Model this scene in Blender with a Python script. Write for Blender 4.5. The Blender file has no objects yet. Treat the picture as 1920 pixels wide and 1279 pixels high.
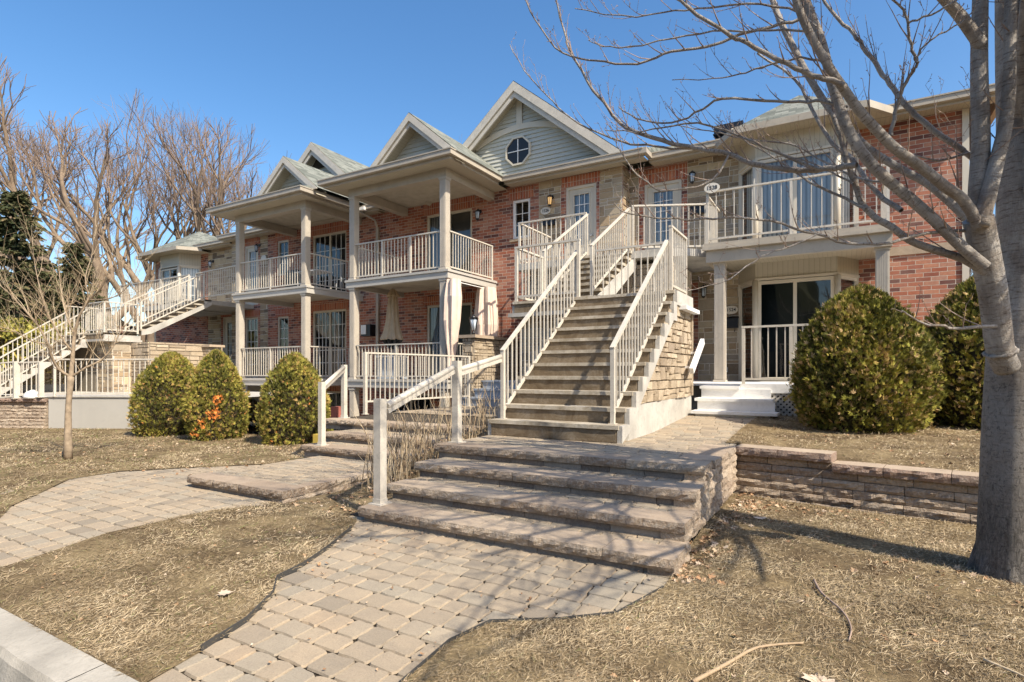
import bpy, math, random
import numpy as np
from mathutils import Vector, Matrix, noise, geometry
random.seed(7); RNG = np.random.default_rng(11)
SC = bpy.context.scene
COL = SC.collection
R = math.radians
W = {}                      # world origin of every object

# ------------------------------------------------------------------ objects
def tag(o, label=None, cat=None, group=None, kind=None):
    if label: o['label'] = label
    if cat: o['category'] = cat
    if group: o['group'] = group
    if kind: o['kind'] = kind
    return o
def empty(name, loc, label=None, cat=None, group=None):
    o = bpy.data.objects.new(name, None); COL.objects.link(o)
    o.empty_display_size = .2; o.location = loc; W[o.name] = Vector(loc)
    return tag(o, label, cat, group)
def copyobj(o, parent=None):
    c = o.copy(); COL.objects.link(c)
    if parent is not None: c.parent = parent
    return c
def copytree(o, loc=None, label=None, group=None, parent=None):
    c = copyobj(o, parent)
    if loc is not None: c.location = loc; W[c.name] = Vector(loc)
    if label: c['label'] = label
    if group: c['group'] = group
    for ch in list(o.children): copytree(ch, parent=c)
    return c

class MB:
    def __init__(s): s.V=[]; s.F=[]; s.U=[]; s.R=[]; s.S=[]
    def poly(s, pts, rnd=None, uv=None, smooth=False):
        pts=[Vector(p) for p in pts]
        if len(pts)<3: return
        n=geometry.normal(pts) if len(pts)>2 else Vector((0,0,1))
        b=len(s.V); s.V+= [tuple(p) for p in pts]
        s.F.append(tuple(range(b,b+len(pts))))
        if uv is None:
            if abs(n.z)>.995: uv=[(p.x,p.y) for p in pts]
            else:
                t=Vector((0,0,1)).cross(n)
                if t.length<1e-6: t=Vector((1,0,0))
                t.normalize(); bb=n.cross(t)
                uv=[(p.dot(t),p.dot(bb)) for p in pts]
        s.U+=uv; s.R.append(random.random() if rnd is None else rnd); s.S.append(smooth)
    def box(s,x0,x1,y0,y1,z0,z1,rnd=None):
        if rnd is None: rnd=random.random()
        c=[(x0,y0,z0),(x1,y0,z0),(x1,y1,z0),(x0,y1,z0),(x0,y0,z1),(x1,y0,z1),(x1,y1,z1),(x0,y1,z1)]
        for f in ((0,3,2,1),(4,5,6,7),(0,1,5,4),(1,2,6,5),(2,3,7,6),(3,0,4,7)): s.poly([c[i] for i in f],rnd)
        return s
    def hexa(s,c,rnd=None):
        if rnd is None: rnd=random.random()
        for f in ((0,3,2,1),(4,5,6,7),(0,1,5,4),(1,2,6,5),(2,3,7,6),(3,0,4,7)): s.poly([c[i] for i in f],rnd)
        return s
    def beam(s,p0,p1,w,h,up=(0,0,1),rnd=None):
        p0=Vector(p0);p1=Vector(p1);d=(p1-p0).normalized();u=Vector(up)
        sd=d.cross(u)
        if sd.length<1e-4: sd=Vector((1,0,0))
        sd.normalize();u=sd.cross(d)
        a=sd*w/2;b=u*h/2
        return s.hexa([p0-a-b,p0+a-b,p1+a-b,p1-a-b,p0-a+b,p0+a+b,p1+a+b,p1-a+b],rnd)
    def prism(s,pts,d,rnd=None):           # planar polygon pushed along vector d
        if rnd is None: rnd=random.random()
        pts=[Vector(p) for p in pts]; d=Vector(d); n=geometry.normal(pts)
        if n.dot(d)>0: pts=pts[::-1]
        s.poly(pts,rnd); q=[p+d for p in pts]; s.poly(q[::-1],rnd)
        for i in range(len(pts)):
            j=(i+1)%len(pts); s.poly([pts[j],pts[i],q[i],q[j]],rnd)
        return s
    def tube(s,pts,rad,n=6,cap=True,rnd=None,pleat=0,squash=1):
        pts=[Vector(p) for p in pts]
        if rnd is None: rnd=random.random()
        if not hasattr(rad,'__len__'): rad=[rad]*len(pts)
        rings=[]; ref=None
        for i,p in enumerate(pts):
            d=(pts[min(i+1,len(pts)-1)]-pts[max(i-1,0)])
            if d.length<1e-9: d=Vector((0,0,1))
            d.normalize()
            if ref is None: ref=d.orthogonal().normalized()
            ref=ref-d*ref.dot(d)
            if ref.length<1e-6: ref=d.orthogonal()
            ref.normalize(); o=d.cross(ref)
            b=len(s.V)
            for k in range(n):
                a=2*math.pi*k/n; r=rad[i]*(1+(pleat if k%2 else -pleat))
                s.V.append(tuple(p+ref*(r*math.cos(a))+o*(r*math.sin(a))*squash))
            rings.append(b)
        L=0
        for i in range(len(pts)-1):
            l2=L+(pts[i+1]-pts[i]).length
            for k in range(n):
                k2=(k+1)%n
                s.F.append((rings[i]+k,rings[i]+k2,rings[i+1]+k2,rings[i+1]+k))
                c=2*math.pi*rad[i]/n
                s.U+=[(k*c,L),((k+1)*c,L),((k+1)*c,l2),(k*c,l2)]
                s.R.append(rnd); s.S.append(True)
            L=l2
        if cap:
            for b,rev in ((rings[0],1),(rings[-1],0)):
                f=[b+k for k in range(n)]
                if rev: f=f[::-1]
                s.F.append(tuple(f)); s.U+=[(0,0)]*n; s.R.append(rnd); s.S.append(False)
        return s
    def build(s,name,mat,parent=None,bevel=0,loc=None):
        me=bpy.data.meshes.new(name)
        off=Vector((0,0,0))
        if parent is not None: off=W[parent.name]
        elif loc is not None: off=Vector(loc)
        me.from_pydata([(v[0]-off.x,v[1]-off.y,v[2]-off.z) for v in s.V],[],s.F)
        uvl=me.uv_layers.new(name='UVMap'); uvl.data.foreach_set('uv',np.array(s.U,dtype=np.float32).ravel())
        at=me.attributes.new('rnd','FLOAT','FACE'); at.data.foreach_set('value',np.array(s.R,dtype=np.float32))
        me.polygons.foreach_set('use_smooth',np.array(s.S,dtype=bool))
        me.materials.append(mat); me.update()
        o=bpy.data.objects.new(name,me); COL.objects.link(o)
        if parent is not None: o.parent=parent; W[o.name]=off.copy()
        else: o.location=off; W[o.name]=off.copy()
        if bevel:
            m=o.modifiers.new('b','BEVEL'); m.width=bevel; m.segments=2; m.limit_method='ANGLE'
        return o
def setp(o,parent):         # helper kept for clarity: part of a part
    o.parent=parent; return o

def np_mesh(name,V,F,mat,rnd=None,parent=None,smooth=False,off=None):
    V=np.asarray(V,dtype=np.float32); F=np.asarray(F,dtype=np.int32)
    if parent is not None: V=V-np.array(W[parent.name],dtype=np.float32)
    me=bpy.data.meshes.new(name); k=F.shape[1]
    me.vertices.add(len(V)); me.vertices.foreach_set('co',V.ravel())
    me.loops.add(F.size); me.loops.foreach_set('vertex_index',F.ravel())
    me.polygons.add(len(F)); me.polygons.foreach_set('loop_start',np.arange(0,F.size,k,dtype=np.int32))
    me.polygons.foreach_set('use_smooth',np.full(len(F),smooth))
    if rnd is not None:
        at=me.attributes.new('rnd','FLOAT','FACE'); at.data.foreach_set('value',np.asarray(rnd,dtype=np.float32))
    me.materials.append(mat); me.update(calc_edges=True); me.validate()
    o=bpy.data.objects.new(name,me); COL.objects.link(o)
    if parent is not None: o.parent=parent; W[o.name]=W[parent.name].copy()
    else: W[o.name]=Vector((0,0,0))
    return o

# ------------------------------------------------------------------ materials
class N:
    def __init__(s,name):
        s.m=bpy.data.materials.new(name); s.m.use_nodes=True; s.t=s.m.node_tree
        s.b=s.t.nodes['Principled BSDF']; s.n=s.t.nodes; s.l=s.t.links
    def add(s,ty,**k):
        x=s.n.new(ty)
        for a,v in k.items():
            if a.startswith('i_'): x.inputs[a[2:].replace('_',' ')].default_value=v
            else: setattr(x,a,v)
        return x
    def link(s,a,b): s.l.new(a,b)
    def noise(s,vec,scale,detail=4,rough=.55,dist=0):
        x=s.add('ShaderNodeTexNoise'); x.inputs['Scale'].default_value=scale; x.inputs['Detail'].default_value=detail
        x.inputs['Roughness'].default_value=rough; x.inputs['Distortion'].default_value=dist
        if vec is not None: s.link(vec,x.inputs['Vector'])
        return x.outputs['Fac']
    def ramp(s,fac,stops,interp='LINEAR'):
        x=s.add('ShaderNodeValToRGB'); cr=x.color_ramp; cr.interpolation=interp
        while len(cr.elements)<len(stops): cr.elements.new(.5)
        for e,(p,c) in zip(cr.elements,stops):
            e.position=p; e.color=(*c,1) if len(c)==3 else c
        s.link(fac,x.inputs['Fac']); return x.outputs['Color']
    def mix(s,fac,a,b,mode='MIX'):
        x=s.add('ShaderNodeMix',data_type='RGBA',blend_type=mode)
        for i,v in ((0,fac),(6,a),(7,b)):
            if hasattr(v,'node'): s.link(v,x.inputs[i])
            else: x.inputs[i].default_value=v if not isinstance(v,tuple) else ((*v,1) if len(v)==3 else v)
        return x.outputs[2]
    def math(s,op,a,b=None,c=None,clamp=False):
        x=s.add('ShaderNodeMath',operation=op,use_clamp=clamp)
        for i,v in enumerate((a,b,c)):
            if v is None: continue
            if hasattr(v,'node'): s.link(v,x.inputs[i])
            else: x.inputs[i].default_value=v
        return x.outputs[0]
    def maprange(s,v,a,b,c,d):
        x=s.add('ShaderNodeMapRange'); s.link(v,x.inputs[0])
        for i,q in enumerate((a,b,c,d)): x.inputs[i+1].default_value=q
        return x.outputs[0]
    def bump(s,h,strength=.4,dist=.01,nrm=None):
        x=s.add('ShaderNodeBump'); x.inputs['Strength'].default_value=strength; x.inputs['Distance'].default_value=dist
        s.link(h,x.inputs['Height'])
        if nrm is not None: s.link(nrm,x.inputs['Normal'])
        return x.outputs[0]
    def uv(s): return s.add('ShaderNodeUVMap',uv_map='UVMap').outputs[0]
    def obj(s): return s.add('ShaderNodeNewGeometry').outputs['Position']
    def rnd(s): return s.add('ShaderNodeAttribute',attribute_name='rnd').outputs['Fac']
    def sep(s,v):
        x=s.add('ShaderNodeSeparateXYZ'); s.link(v,x.inputs[0]); return x.outputs
    def comb(s,x,y,z=0.):
        c=s.add('ShaderNodeCombineXYZ')
        for i,v in enumerate((x,y,z)):
            if hasattr(v,'node'): s.link(v,c.inputs[i])
            else: c.inputs[i].default_value=v
        return c.outputs[0]
    def done(s,col,rough=.7,nrm=None,spec=.3):
        if hasattr(col,'node'): s.link(col,s.b.inputs['Base Color'])
        else: s.b.inputs['Base Color'].default_value=(*col,1)
        if hasattr(rough,'node'): s.link(rough,s.b.inputs['Roughness'])
        else: s.b.inputs['Roughness'].default_value=rough
        s.b.inputs['Specular IOR Level'].default_value=spec
        if nrm is not None: s.link(nrm,s.b.inputs['Normal'])
        return s.m
def M_plain(name,col,var=.12,scale=3,rough=.5,bump=0,bscale=80,spec=.4,dirt=0):
    n=N(name); p=n.obj(); f=n.noise(p,scale,5)
    a=tuple(c*(1-var) for c in col); b=tuple(min(1,c*(1+var)) for c in col)
    c=n.ramp(f,[(.3,a),(.7,b)])
    if dirt:
        d=n.noise(p,scale*4,6,.7,.6); c=n.mix(n.ramp(d,[(.5,(0,0,0)),(.75,(dirt,)*3)]),c,tuple(q*.35 for q in col))
    nr=n.bump(n.noise(p,bscale,3),bump,.004) if bump else None
    return n.done(c,rough,nr,spec)
def M_stops(name,stops,rough=.8,nscale=8,nvar=.35,bump=.5,bscale=30,bdist=.01,spec=.25,extra=None):
    """colour by the per-piece random attribute, mottled with noise"""
    n=N(name); p=n.obj(); r=n.rnd()
    c=n.ramp(r,stops); f=n.noise(p,nscale,6,.65)
    c=n.mix(n.maprange(f,.3,.7,0,nvar),c,tuple(.3*s for s in stops[len(stops)//2][1]))
    f2=n.noise(p,bscale,6,.7)
    c=n.mix(n.maprange(f2,.45,.75,0,nvar*.8),c,(.62,.56,.47))
    return n.done(c,rough,n.bump(f2,bump,bdist),spec)
def M_brick(name,bw=.26,bh=.088,vertical=False):
    n=N(name); uv=n.uv(); s=n.sep(uv)
    wob=n.noise(uv,6,2)
    w2=n.math('MULTIPLY_ADD',wob,.008,-.004)
    x=n.math('ADD',s[0],w2); y=n.math('ADD',s[1],w2)
    v=n.comb(y,x) if vertical else n.comb(x,y)
    def br(c1,c2,mo,ms):
        b=n.add('ShaderNodeTexBrick'); n.link(v,b.inputs['Vector']); b.inputs['Scale'].default_value=1
        b.inputs['Color1'].default_value=c1;b.inputs['Color2'].default_value=c2;b.inputs['Mortar'].default_value=mo
        b.inputs['Mortar Size'].default_value=ms;b.inputs['Mortar Smooth'].default_value=.15;b.inputs['Bias'].default_value=0
        b.inputs['Brick Width'].default_value=bw;b.inputs['Row Height'].default_value=bh
        if vertical: b.offset=0
        return b
    b=br((0,0,0,1),(1,1,1,1),(.5,.5,.5,1),.0055)
    if vertical: st=[(0,(.30,.075,.04)),(.35,(.42,.12,.06)),(.7,(.50,.17,.08)),(1,(.36,.13,.07))]
    else: st=[(0,(.11,.045,.04)),(.15,(.17,.07,.055)),(.3,(.36,.115,.065)),(.5,(.46,.165,.09)),(.65,(.34,.12,.08)),(.8,(.50,.22,.13)),(1,(.44,.24,.17))]
    c=n.ramp(b.outputs['Color'],st)
    f=n.noise(uv,14,6,.7); c=n.mix(n.maprange(f,.35,.7,0,.45),c,(.20,.085,.06))
    f3=n.noise(uv,1.2,3); c=n.mix(n.maprange(f3,.45,.75,0,.25),c,(.55,.42,.34))
    mo=n.ramp(n.noise(uv,20,3),[(.3,(.42,.36,.29)),(.7,(.66,.58,.48))])
    c=n.mix(b.outputs['Fac'],c,mo)
    h=n.math('SUBTRACT',n.math('MULTIPLY',n.noise(uv,60,5,.7),.35),b.outputs['Fac'])
    return n.done(c,.85,n.bump(h,.9,.008),.2)

MAT={}
def mats():
    M=MAT
    M['brick']=M_brick('brick'); M['soldier']=M_brick('soldier_brick',.24,.085,True)
    stone=[(0,(.17,.125,.085)),(.2,(.36,.255,.15)),(.4,(.46,.36,.235)),(.6,(.31,.26,.20)),(.8,(.55,.43,.27)),(1,(.30,.215,.14))]
    M['stone']=M_stops('ashlar_stone',stone,.85,7,.22,.5,26,.012)
    M['stone_warm']=M_stops('split_stone',[(0,(.30,.225,.15)),(.3,(.48,.38,.26)),(.6,(.40,.31,.21)),(.85,(.55,.44,.31)),(1,(.33,.25,.175))],.85,5,.3,.8,34,.02)
    M['mortar']=M_plain('mortar',(.60,.53,.43),.2,20,.9,.4)
    M['mortar_dark']=M_plain('joint_shadow_mortar',(.20,.17,.13),.2,20,.9,.4)
    M['trim']=M_plain('taupe_trim',(.40,.345,.27),.10,2.5,.45,.08,80,.4,.25)
    M['post']=M_plain('porch_post_paint',(.47,.415,.34),.10,2.2,.45,.08,60,.4,.3)
    M['rail']=M_plain('cream_rail_paint',(.55,.495,.41),.10,5,.42,.12,60,.5,.5)
    M['white']=M_plain('white_paint',(.80,.78,.74),.04,2,.45,0,60,.4,.3)
    M['frame']=M_plain('almond_frame',(.56,.50,.40),.05,2,.45)
    M['concrete']=M_plain('concrete',(.44,.41,.36),.22,2.5,.9,.5,45,.2,.5)
    M['slab']=M_plain('slab_paint',(.46,.425,.37),.08,1.5,.6,.1,40,.3,.15)
    # stair concrete, brown-stained risers by world height noise
    n=N('stair_concrete'); p=n.obj(); f=n.noise(p,3.5,6,.7,.5); g=n.noise(p,26,5,.75)
    c=n.ramp(f,[(.3,(.27,.215,.145)),(.5,(.40,.345,.265)),(.7,(.54,.48,.39))]); c=n.mix(n.maprange(g,.45,.78,0,.5),c,(.17,.13,.08))
    M['stair']=n.done(c,.85,n.bump(g,.55,.01),.2)
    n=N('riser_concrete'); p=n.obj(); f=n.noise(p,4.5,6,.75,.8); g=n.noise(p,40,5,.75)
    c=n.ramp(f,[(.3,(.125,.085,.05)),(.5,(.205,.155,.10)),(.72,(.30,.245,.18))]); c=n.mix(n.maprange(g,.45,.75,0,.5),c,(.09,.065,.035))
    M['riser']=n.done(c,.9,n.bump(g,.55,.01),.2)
    n=N('shingles'); uv=n.uv()
    b=n.add('ShaderNodeTexBrick'); n.link(uv,b.inputs['Vector']); b.inputs['Scale'].default_value=1
    for k,v in (('Color1',(0,0,0,1)),('Color2',(1,1,1,1)),('Mortar',(0,0,0,1))): b.inputs[k].default_value=v
    for k,v in (('Mortar Size',.004),('Brick Width',.28),('Row Height',.13)): b.inputs[k].default_value=v
    c=n.ramp(b.outputs['Color'],[(0,(.11,.12,.10)),(.5,(.19,.20,.17)),(1,(.27,.275,.235))])
    c=n.mix(n.maprange(n.noise(uv,60,3),.35,.7,0,.5),c,(.12,.12,.11)); c=n.mix(n.math('MULTIPLY',b.outputs['Fac'],.6),c,(.06,.06,.05))
    M['shingle']=n.done(c,.9,n.bump(n.math('SUBTRACT',n.noise(uv,80,3),b.outputs['Fac']),.6,.01),.2)
    def stripes(name,col,per,axis,depth=.5,dots=False):
        n=N(name); uv=n.sep(n.uv()); fr=n.math('FRACT',n.math('DIVIDE',uv[axis],per))
        g=n.ramp(fr,[(0,(0,0,0)),(.08,(1,1,1)),(.94,(1,1,1)),(1,(0,0,0))])
        f=n.noise(n.obj(),2,3); c=n.ramp(f,[(.3,tuple(q*.92 for q in col)),(.7,col)])
        c=n.mix(n.math('MULTIPLY',n.math('SUBTRACT',1.,g),.55),c,tuple(q*.3 for q in col))
        return n.done(c,.5,n.bump(g,depth,.008),.35)
    M['soffit']=stripes('vented_soffit',(.44,.385,.29),.085,0); M['soffit2']=stripes('vented_soffit_side',(.44,.385,.29),.085,1)
    M['board']=stripes('vertical_board',(.50,.45,.35),.10,0)
    M['ceiling']=M_plain('stucco_ceiling',(.42,.37,.29),.12,5,.9,.6,50,.2)
    M['siding']=M_plain('lap_siding',(.47,.46,.40),.05,1,.5,.1,30)
    M['blocksmooth']=M_stops('riser_block',[(0,(.16,.125,.10)),(.5,(.24,.20,.165)),(1,(.31,.265,.215))],.9,6,.3,.4,50,.006)
    M['cap']=M_stops('cap_stone',[(0,(.33,.24,.165)),(.4,(.42,.315,.22)),(.7,(.47,.36,.25)),(1,(.37,.275,.19))],.88,5,.38,.5,70,.006)
    M['rock']=M_stops('rock_face',[(0,(.32,.225,.155)),(.4,(.48,.36,.255)),(.75,(.60,.47,.34)),(1,(.38,.29,.21))],.9,26,.65,1.,45,.03)
    M['wallcap']=M_stops('wall_cap_stone',[(0,(.30,.19,.14)),(.5,(.40,.27,.20)),(1,(.34,.245,.19))],.9,26,.5,1.,45,.03)
    n=N('paver'); p=n.obj(); r=n.rnd()
    c=n.ramp(r,[(0,(.26,.215,.16)),(.25,(.36,.285,.20)),(.5,(.41,.32,.22)),(.72,(.33,.28,.21)),(.88,(.42,.34,.24)),(1,(.40,.30,.20))])
    f=n.noise(p,10,6,.7); c=n.mix(n.maprange(f,.35,.7,0,.35),c,(.24,.20,.155)); g=n.noise(p,110,4,.8)
    c=n.mix(n.maprange(g,.5,.8,0,.55),c,(.12,.10,.08)); c=n.mix(n.maprange(g,.2,.45,.3,0),c,(.62,.54,.43))
    M['paver']=n.done(c,.92,n.bump(g,.6,.006),.15)
    M['joint']=M_plain('joint_sand',(.055,.042,.028),.4,30,1,.5)
    n=N('lawn_soil'); p=n.obj(); f=n.noise(p,2.2,7,.7,.4); g=n.noise(p,45,5,.75)
    c=n.ramp(f,[(.28,(.075,.050,.028)),(.42,(.16,.11,.06)),(.58,(.32,.235,.125)),(.75,(.42,.32,.175))])
    c=n.mix(n.maprange(g,.35,.7,0,.75),c,(.075,.055,.032)); M['soil']=n.done(c,1,n.bump(g,.8,.02),.1)
    n=N('dry_grass'); r=n.rnd(); p=n.obj()
    c=n.ramp(r,[(0,(.10,.07,.04)),(.2,(.26,.19,.11)),(.45,(.44,.335,.205)),(.68,(.57,.45,.29)),(.80,(.68,.57,.40)),(.84,(.28,.25,.11)),(.93,(.20,.22,.075)),(1,(.13,.17,.045))])
    f=n.noise(p,1.6,5,.6); c=n.mix(n.maprange(f,.45,.66,0,.72),c,(.13,.09,.045)); f2=n.noise(p,.9,4,.6); c=n.mix(n.maprange(f2,.5,.68,0,.4),c,(.70,.56,.36)); f4=n.noise(p,.55,4,.6); c=n.mix(n.maprange(f4,.5,.66,0,.6),c,(.20,.145,.085)); M['grass']=n.done(c,.8,None,.2)
    M['leaf_litter']=M_stops('dead_leaf',[(0,(.22,.12,.06)),(.4,(.42,.24,.12)),(.7,(.52,.36,.22)),(1,(.62,.50,.38))],.8,20,.2,.3,60,.004)
    def leafy(name,st):
        n=N(name); c=n.ramp(n.rnd(),st); return n.done(c,.7,None,.2)
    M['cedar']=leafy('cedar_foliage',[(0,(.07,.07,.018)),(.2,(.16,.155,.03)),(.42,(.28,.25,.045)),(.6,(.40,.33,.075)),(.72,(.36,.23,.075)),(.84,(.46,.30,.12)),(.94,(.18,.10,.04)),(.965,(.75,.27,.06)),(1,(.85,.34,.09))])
    M['cedar_dark']=leafy('dark_cedar_foliage',[(0,(.05,.05,.013)),(.2,(.12,.12,.022)),(.4,(.23,.22,.035)),(.56,(.38,.33,.06)),(.68,(.40,.27,.09)),(.84,(.60,.42,.21)),(1,(.25,.14,.06))])
    M['core']=M_plain('shade_core',(.035,.026,.014),.3,8,1)  # near-black, deep shade given as a colour
    M['spruce']=leafy('spruce_needles',[(0,(.02,.03,.014)),(.5,(.05,.06,.025)),(.85,(.10,.095,.04)),(1,(.16,.12,.06))])
    # smooth grey bark with horizontal lenticels, rough at the foot
    n=N('smooth_bark'); p=n.obj(); s=n.sep(p); us=n.sep(n.uv())
    str_=n.noise(n.comb(n.math('MULTIPLY',us[0],9.),n.math('MULTIPLY',us[1],48.),0.),1.5,5,.7,.3)
    big=n.noise(p,5,5,.65,.5)
    c=n.ramp(big,[(.3,(.30,.24,.19)),(.5,(.45,.395,.335)),(.7,(.60,.55,.49))])
    c=n.mix(n.maprange(str_,.54,.64,0,.75),c,(.12,.08,.055)); c=n.mix(n.maprange(str_,.30,.42,.5,0),c,(.66,.62,.56))
    ver=n.noise(n.comb(n.math('MULTIPLY',us[0],34.),n.math('MULTIPLY',us[1],6.),0.),1.5,7,.8,1.2)
    low=n.maprange(s[2],-1.05,-.55,1,.22)
    c=n.mix(n.math('MULTIPLY',low,n.maprange(ver,.42,.56,0,.95)),c,(.055,.045,.036))
    mid=n.maprange(s[2],-.1,.25,.75,0); c=n.mix(n.math('MULTIPLY',mid,n.maprange(big,.35,.65,.45,.95)),c,(.23,.205,.175)); spk=n.noise(n.comb(n.math('MULTIPLY',us[0],30.),n.math('MULTIPLY',us[1],22.),0.),1.6,8,.8,.8); c=n.mix(n.math('MULTIPLY',n.maprange(mid,0,.75,.25,1),n.maprange(spk,.52,.62,0,.85)),c,(.06,.05,.042)); c=n.mix(n.math('MULTIPLY',n.maprange(mid,0,.75,.2,1),n.maprange(spk,.30,.42,.6,0)),c,(.50,.47,.42))
    h=n.math('ADD',n.math('MULTIPLY_ADD',spk,-1.2,n.math('MULTIPLY',str_,-.6)),n.math('MULTIPLY',n.math('MULTIPLY',low,ver),-4.))
    M['bark']=n.done(c,.75,n.bump(h,.85,.016),.25)
    M['twig']=M_plain('twig_bark',(.30,.215,.165),.25,9,.7,.2,60)
    M['twig_red']=M_plain('far_twig_bark',(.23,.165,.125),.3,.8,.8)
    M['bark_far']=M_plain('furrowed_bark',(.22,.16,.11),.35,1.5,.9,.6,12)
    M['bark_small']=M_plain('young_bark',(.31,.235,.16),.3,14,.85,.6,60,.2,.3)
    M['stalk']=M_stops('dry_stalk',[(0,(.30,.20,.12)),(.5,(.48,.36,.22)),(1,(.60,.48,.32))],.8,20,.2,.2,60,.003)
    M['black']=M_plain('black_metal',(.012,.012,.014),.1,3,.35,0,60,.5)
    M['grey']=M_plain('grey_plastic',(.36,.36,.35),.1,3,.5)
    M['bluegrey']=M_plain('grey_painted_step',(.33,.36,.40),.12,4,.7,.3,60,.3,.2)
    M['cloth']=M_plain('tan_canvas',(.50,.38,.25),.1,6,.9,.4,150,.1)
    M['drape']=M_plain('pink_beige_drape',(.72,.56,.45),.08,5,.9,.3,120,.1)
    M['ramp']=M_plain('smooth_concrete_wall',(.40,.375,.33),.07,.8,.85,.2,30,.2,.12)
    M['asphalt']=M_plain('asphalt',(.055,.055,.055),.3,30,.95,.7,90)
    M['curb']=M_plain('kerb_concrete',(.37,.335,.28),.18,4,.95,.8,70,.2,.45)
    M['edging']=M_plain('dark_plastic_edging',(.05,.048,.045),.2,5,.5)
    M['warm']=N('lamp_glow').done((.8,.55,.25),.4)
    nn=M['warm'].node_tree.nodes['Principled BSDF']; nn.inputs['Emission Color'].default_value=(1,.55,.18,1); nn.inputs['Emission Strength'].default_value=.3
    M['clear']=N('lantern_glass').done((.55,.62,.68),.1,None,.6)
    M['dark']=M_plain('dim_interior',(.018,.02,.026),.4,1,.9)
    n=N('window_glass'); gl=n.add('ShaderNodeBsdfGlossy'); gl.inputs['Roughness'].default_value=.02
    tr=n.add('ShaderNodeBsdfTransparent'); tr.inputs['Color'].default_value=(.88,.90,.90,1)
    fr=n.add('ShaderNodeFresnel'); fr.inputs['IOR'].default_value=1.52; mx=n.add('ShaderNodeMixShader')
    n.link(n.maprange(fr.outputs[0],0,1,.05,1.),mx.inputs[0]); n.link(tr.outputs[0],mx.inputs[1]); n.link(gl.outputs[0],mx.inputs[2])
    nz=n.bump(n.noise(n.obj(),1.2,2),.06,.05); n.link(nz,gl.inputs['Normal'])
    n.link(mx.outputs[0],n.t.nodes['Material Output'].inputs['Surface']); M['glass']=n.m
    n=N('curtain_cloth'); uv=n.sep(n.uv()); w=n.math('SINE',n.math('MULTIPLY',uv[0],62.))
    c=n.ramp(n.maprange(w,-1,1,0,1),[(0,(.30,.33,.37)),(.6,(.55,.57,.58)),(1,(.68,.69,.68))]); M['curtain']=n.done(c,.8,n.bump(w,.6,.02),.2)
    n=N('vertical_blinds'); uv=n.sep(n.uv()); f=n.math('FRACT',n.math('MULTIPLY',uv[0],10.5))
    c=n.ramp(f,[(0,(.24,.25,.27)),(.12,(.40,.42,.44)),(.5,(.88,.88,.85)),(.88,(.78,.78,.77)),(1,(.24,.25,.27))]); M['blinds']=n.done(c,.6,n.bump(f,.5,.02),.3)
    M['screen']=M_plain('insect_screen',(.17,.155,.135),.1,2,.8)
    M['orange']=M_plain('terracotta',(.60,.23,.06),.2,5,.7)
    M['plaque']=M_plain('ivory_plaque',(.66,.60,.50),.05,4,.4)
    M['yellow']=M_plain('yellow_plastic',(.65,.45,.08),.1,4,.5)
    M['red']=M_plain('faded_brick_block',(.32,.10,.07),.2,4,.8)
mats()
# ------------------------------------------------------------------ geometry helpers
def clip(poly,a,b,c):          # keep a*x+b*y<=c
    out=[]
    for i in range(len(poly)):
        p,q=poly[i],poly[(i+1)%len(poly)]
        dp=a*p[0]+b*p[1]-c; dq=a*q[0]+b*q[1]-c
        if dp<=0: out.append(p)
        if (dp<0)!=(dq<0) and abs(dp-dq)>1e-9:
            t=dp/(dp-dq); out.append((p[0]+t*(q[0]-p[0]),p[1]+t*(q[1]-p[1])))
    return out
def clip_to(poly,region):      # region convex, counter-clockwise
    for i in range(len(region)):
        x0,y0=region[i]; x1,y1=region[(i+1)%len(region)]
        a,b=(y1-y0),-(x1-x0); poly=clip(poly,a,b,a*x0+b*y0)
        if len(poly)<3: return []
    return poly
def area(p): return abs(sum(p[i][0]*p[(i+1)%len(p)][1]-p[(i+1)%len(p)][0]*p[i][1] for i in range(len(p))))/2
def chip(mb,poly,T,depth,inset=.012,jit=.004,base=0.):
    """a pillow-edged piece on plane T(s,t,n)"""
    if area(poly)<.0012: return
    cx=sum(p[0] for p in poly)/len(poly); cy=sum(p[1] for p in poly)/len(poly)
    r=random.random(); top=[]
    for p in poly:
        d=math.hypot(p[0]-cx,p[1]-cy)+1e-6; k=max(.3,1-inset*1.3/d)
        top.append((cx+(p[0]-cx)*k,cy+(p[1]-cy)*k,depth+random.uniform(-jit,jit)))
    P0=[T(p[0],p[1],base) for p in poly]; P1=[T(*p) for p in top]
    mb.poly(P1,r)
    for i in range(len(poly)):
        j=(i+1)%len(poly); mb.poly([P0[i],P0[j],P1[j],P1[i]],r)
def ashlar_cells(s0,s1,t0,t1,ch=.26,seed=1,small=1.):
    rr=random.Random(seed); out=[]; t=t0
    while t<t1-.02:
        h=ch*rr.choice((.62,.8,1,1)); h=min(h,t1-t)
        if t1-(t+h)<.05: h=t1-t
        s=s0-rr.random()*.3
        while s<s1:
            w=rr.uniform(.30,.62)*small; a,b=max(s,s0),min(s+w,s1)
            if b-a>.03:
                m=rr.random()
                if h<.15 or m<.3: out.append((a,b,t,t+h))
                elif m<.62: k=t+h*rr.choice((.36,.5,.62)); out+= [(a,b,t,k),(a,b,k,t+h)]
                else:
                    k=t+h*rr.choice((.4,.6)); x=a+(b-a)*rr.uniform(.35,.65)
                    out+= [(a,x,t,k),(x,b,t,k),(a,b,k,t+h)] if rr.random()<.5 else [(a,b,t,k),(a,x,k,t+h),(x,b,k,t+h)]
            s+=w
        t+=h
    return out
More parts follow.
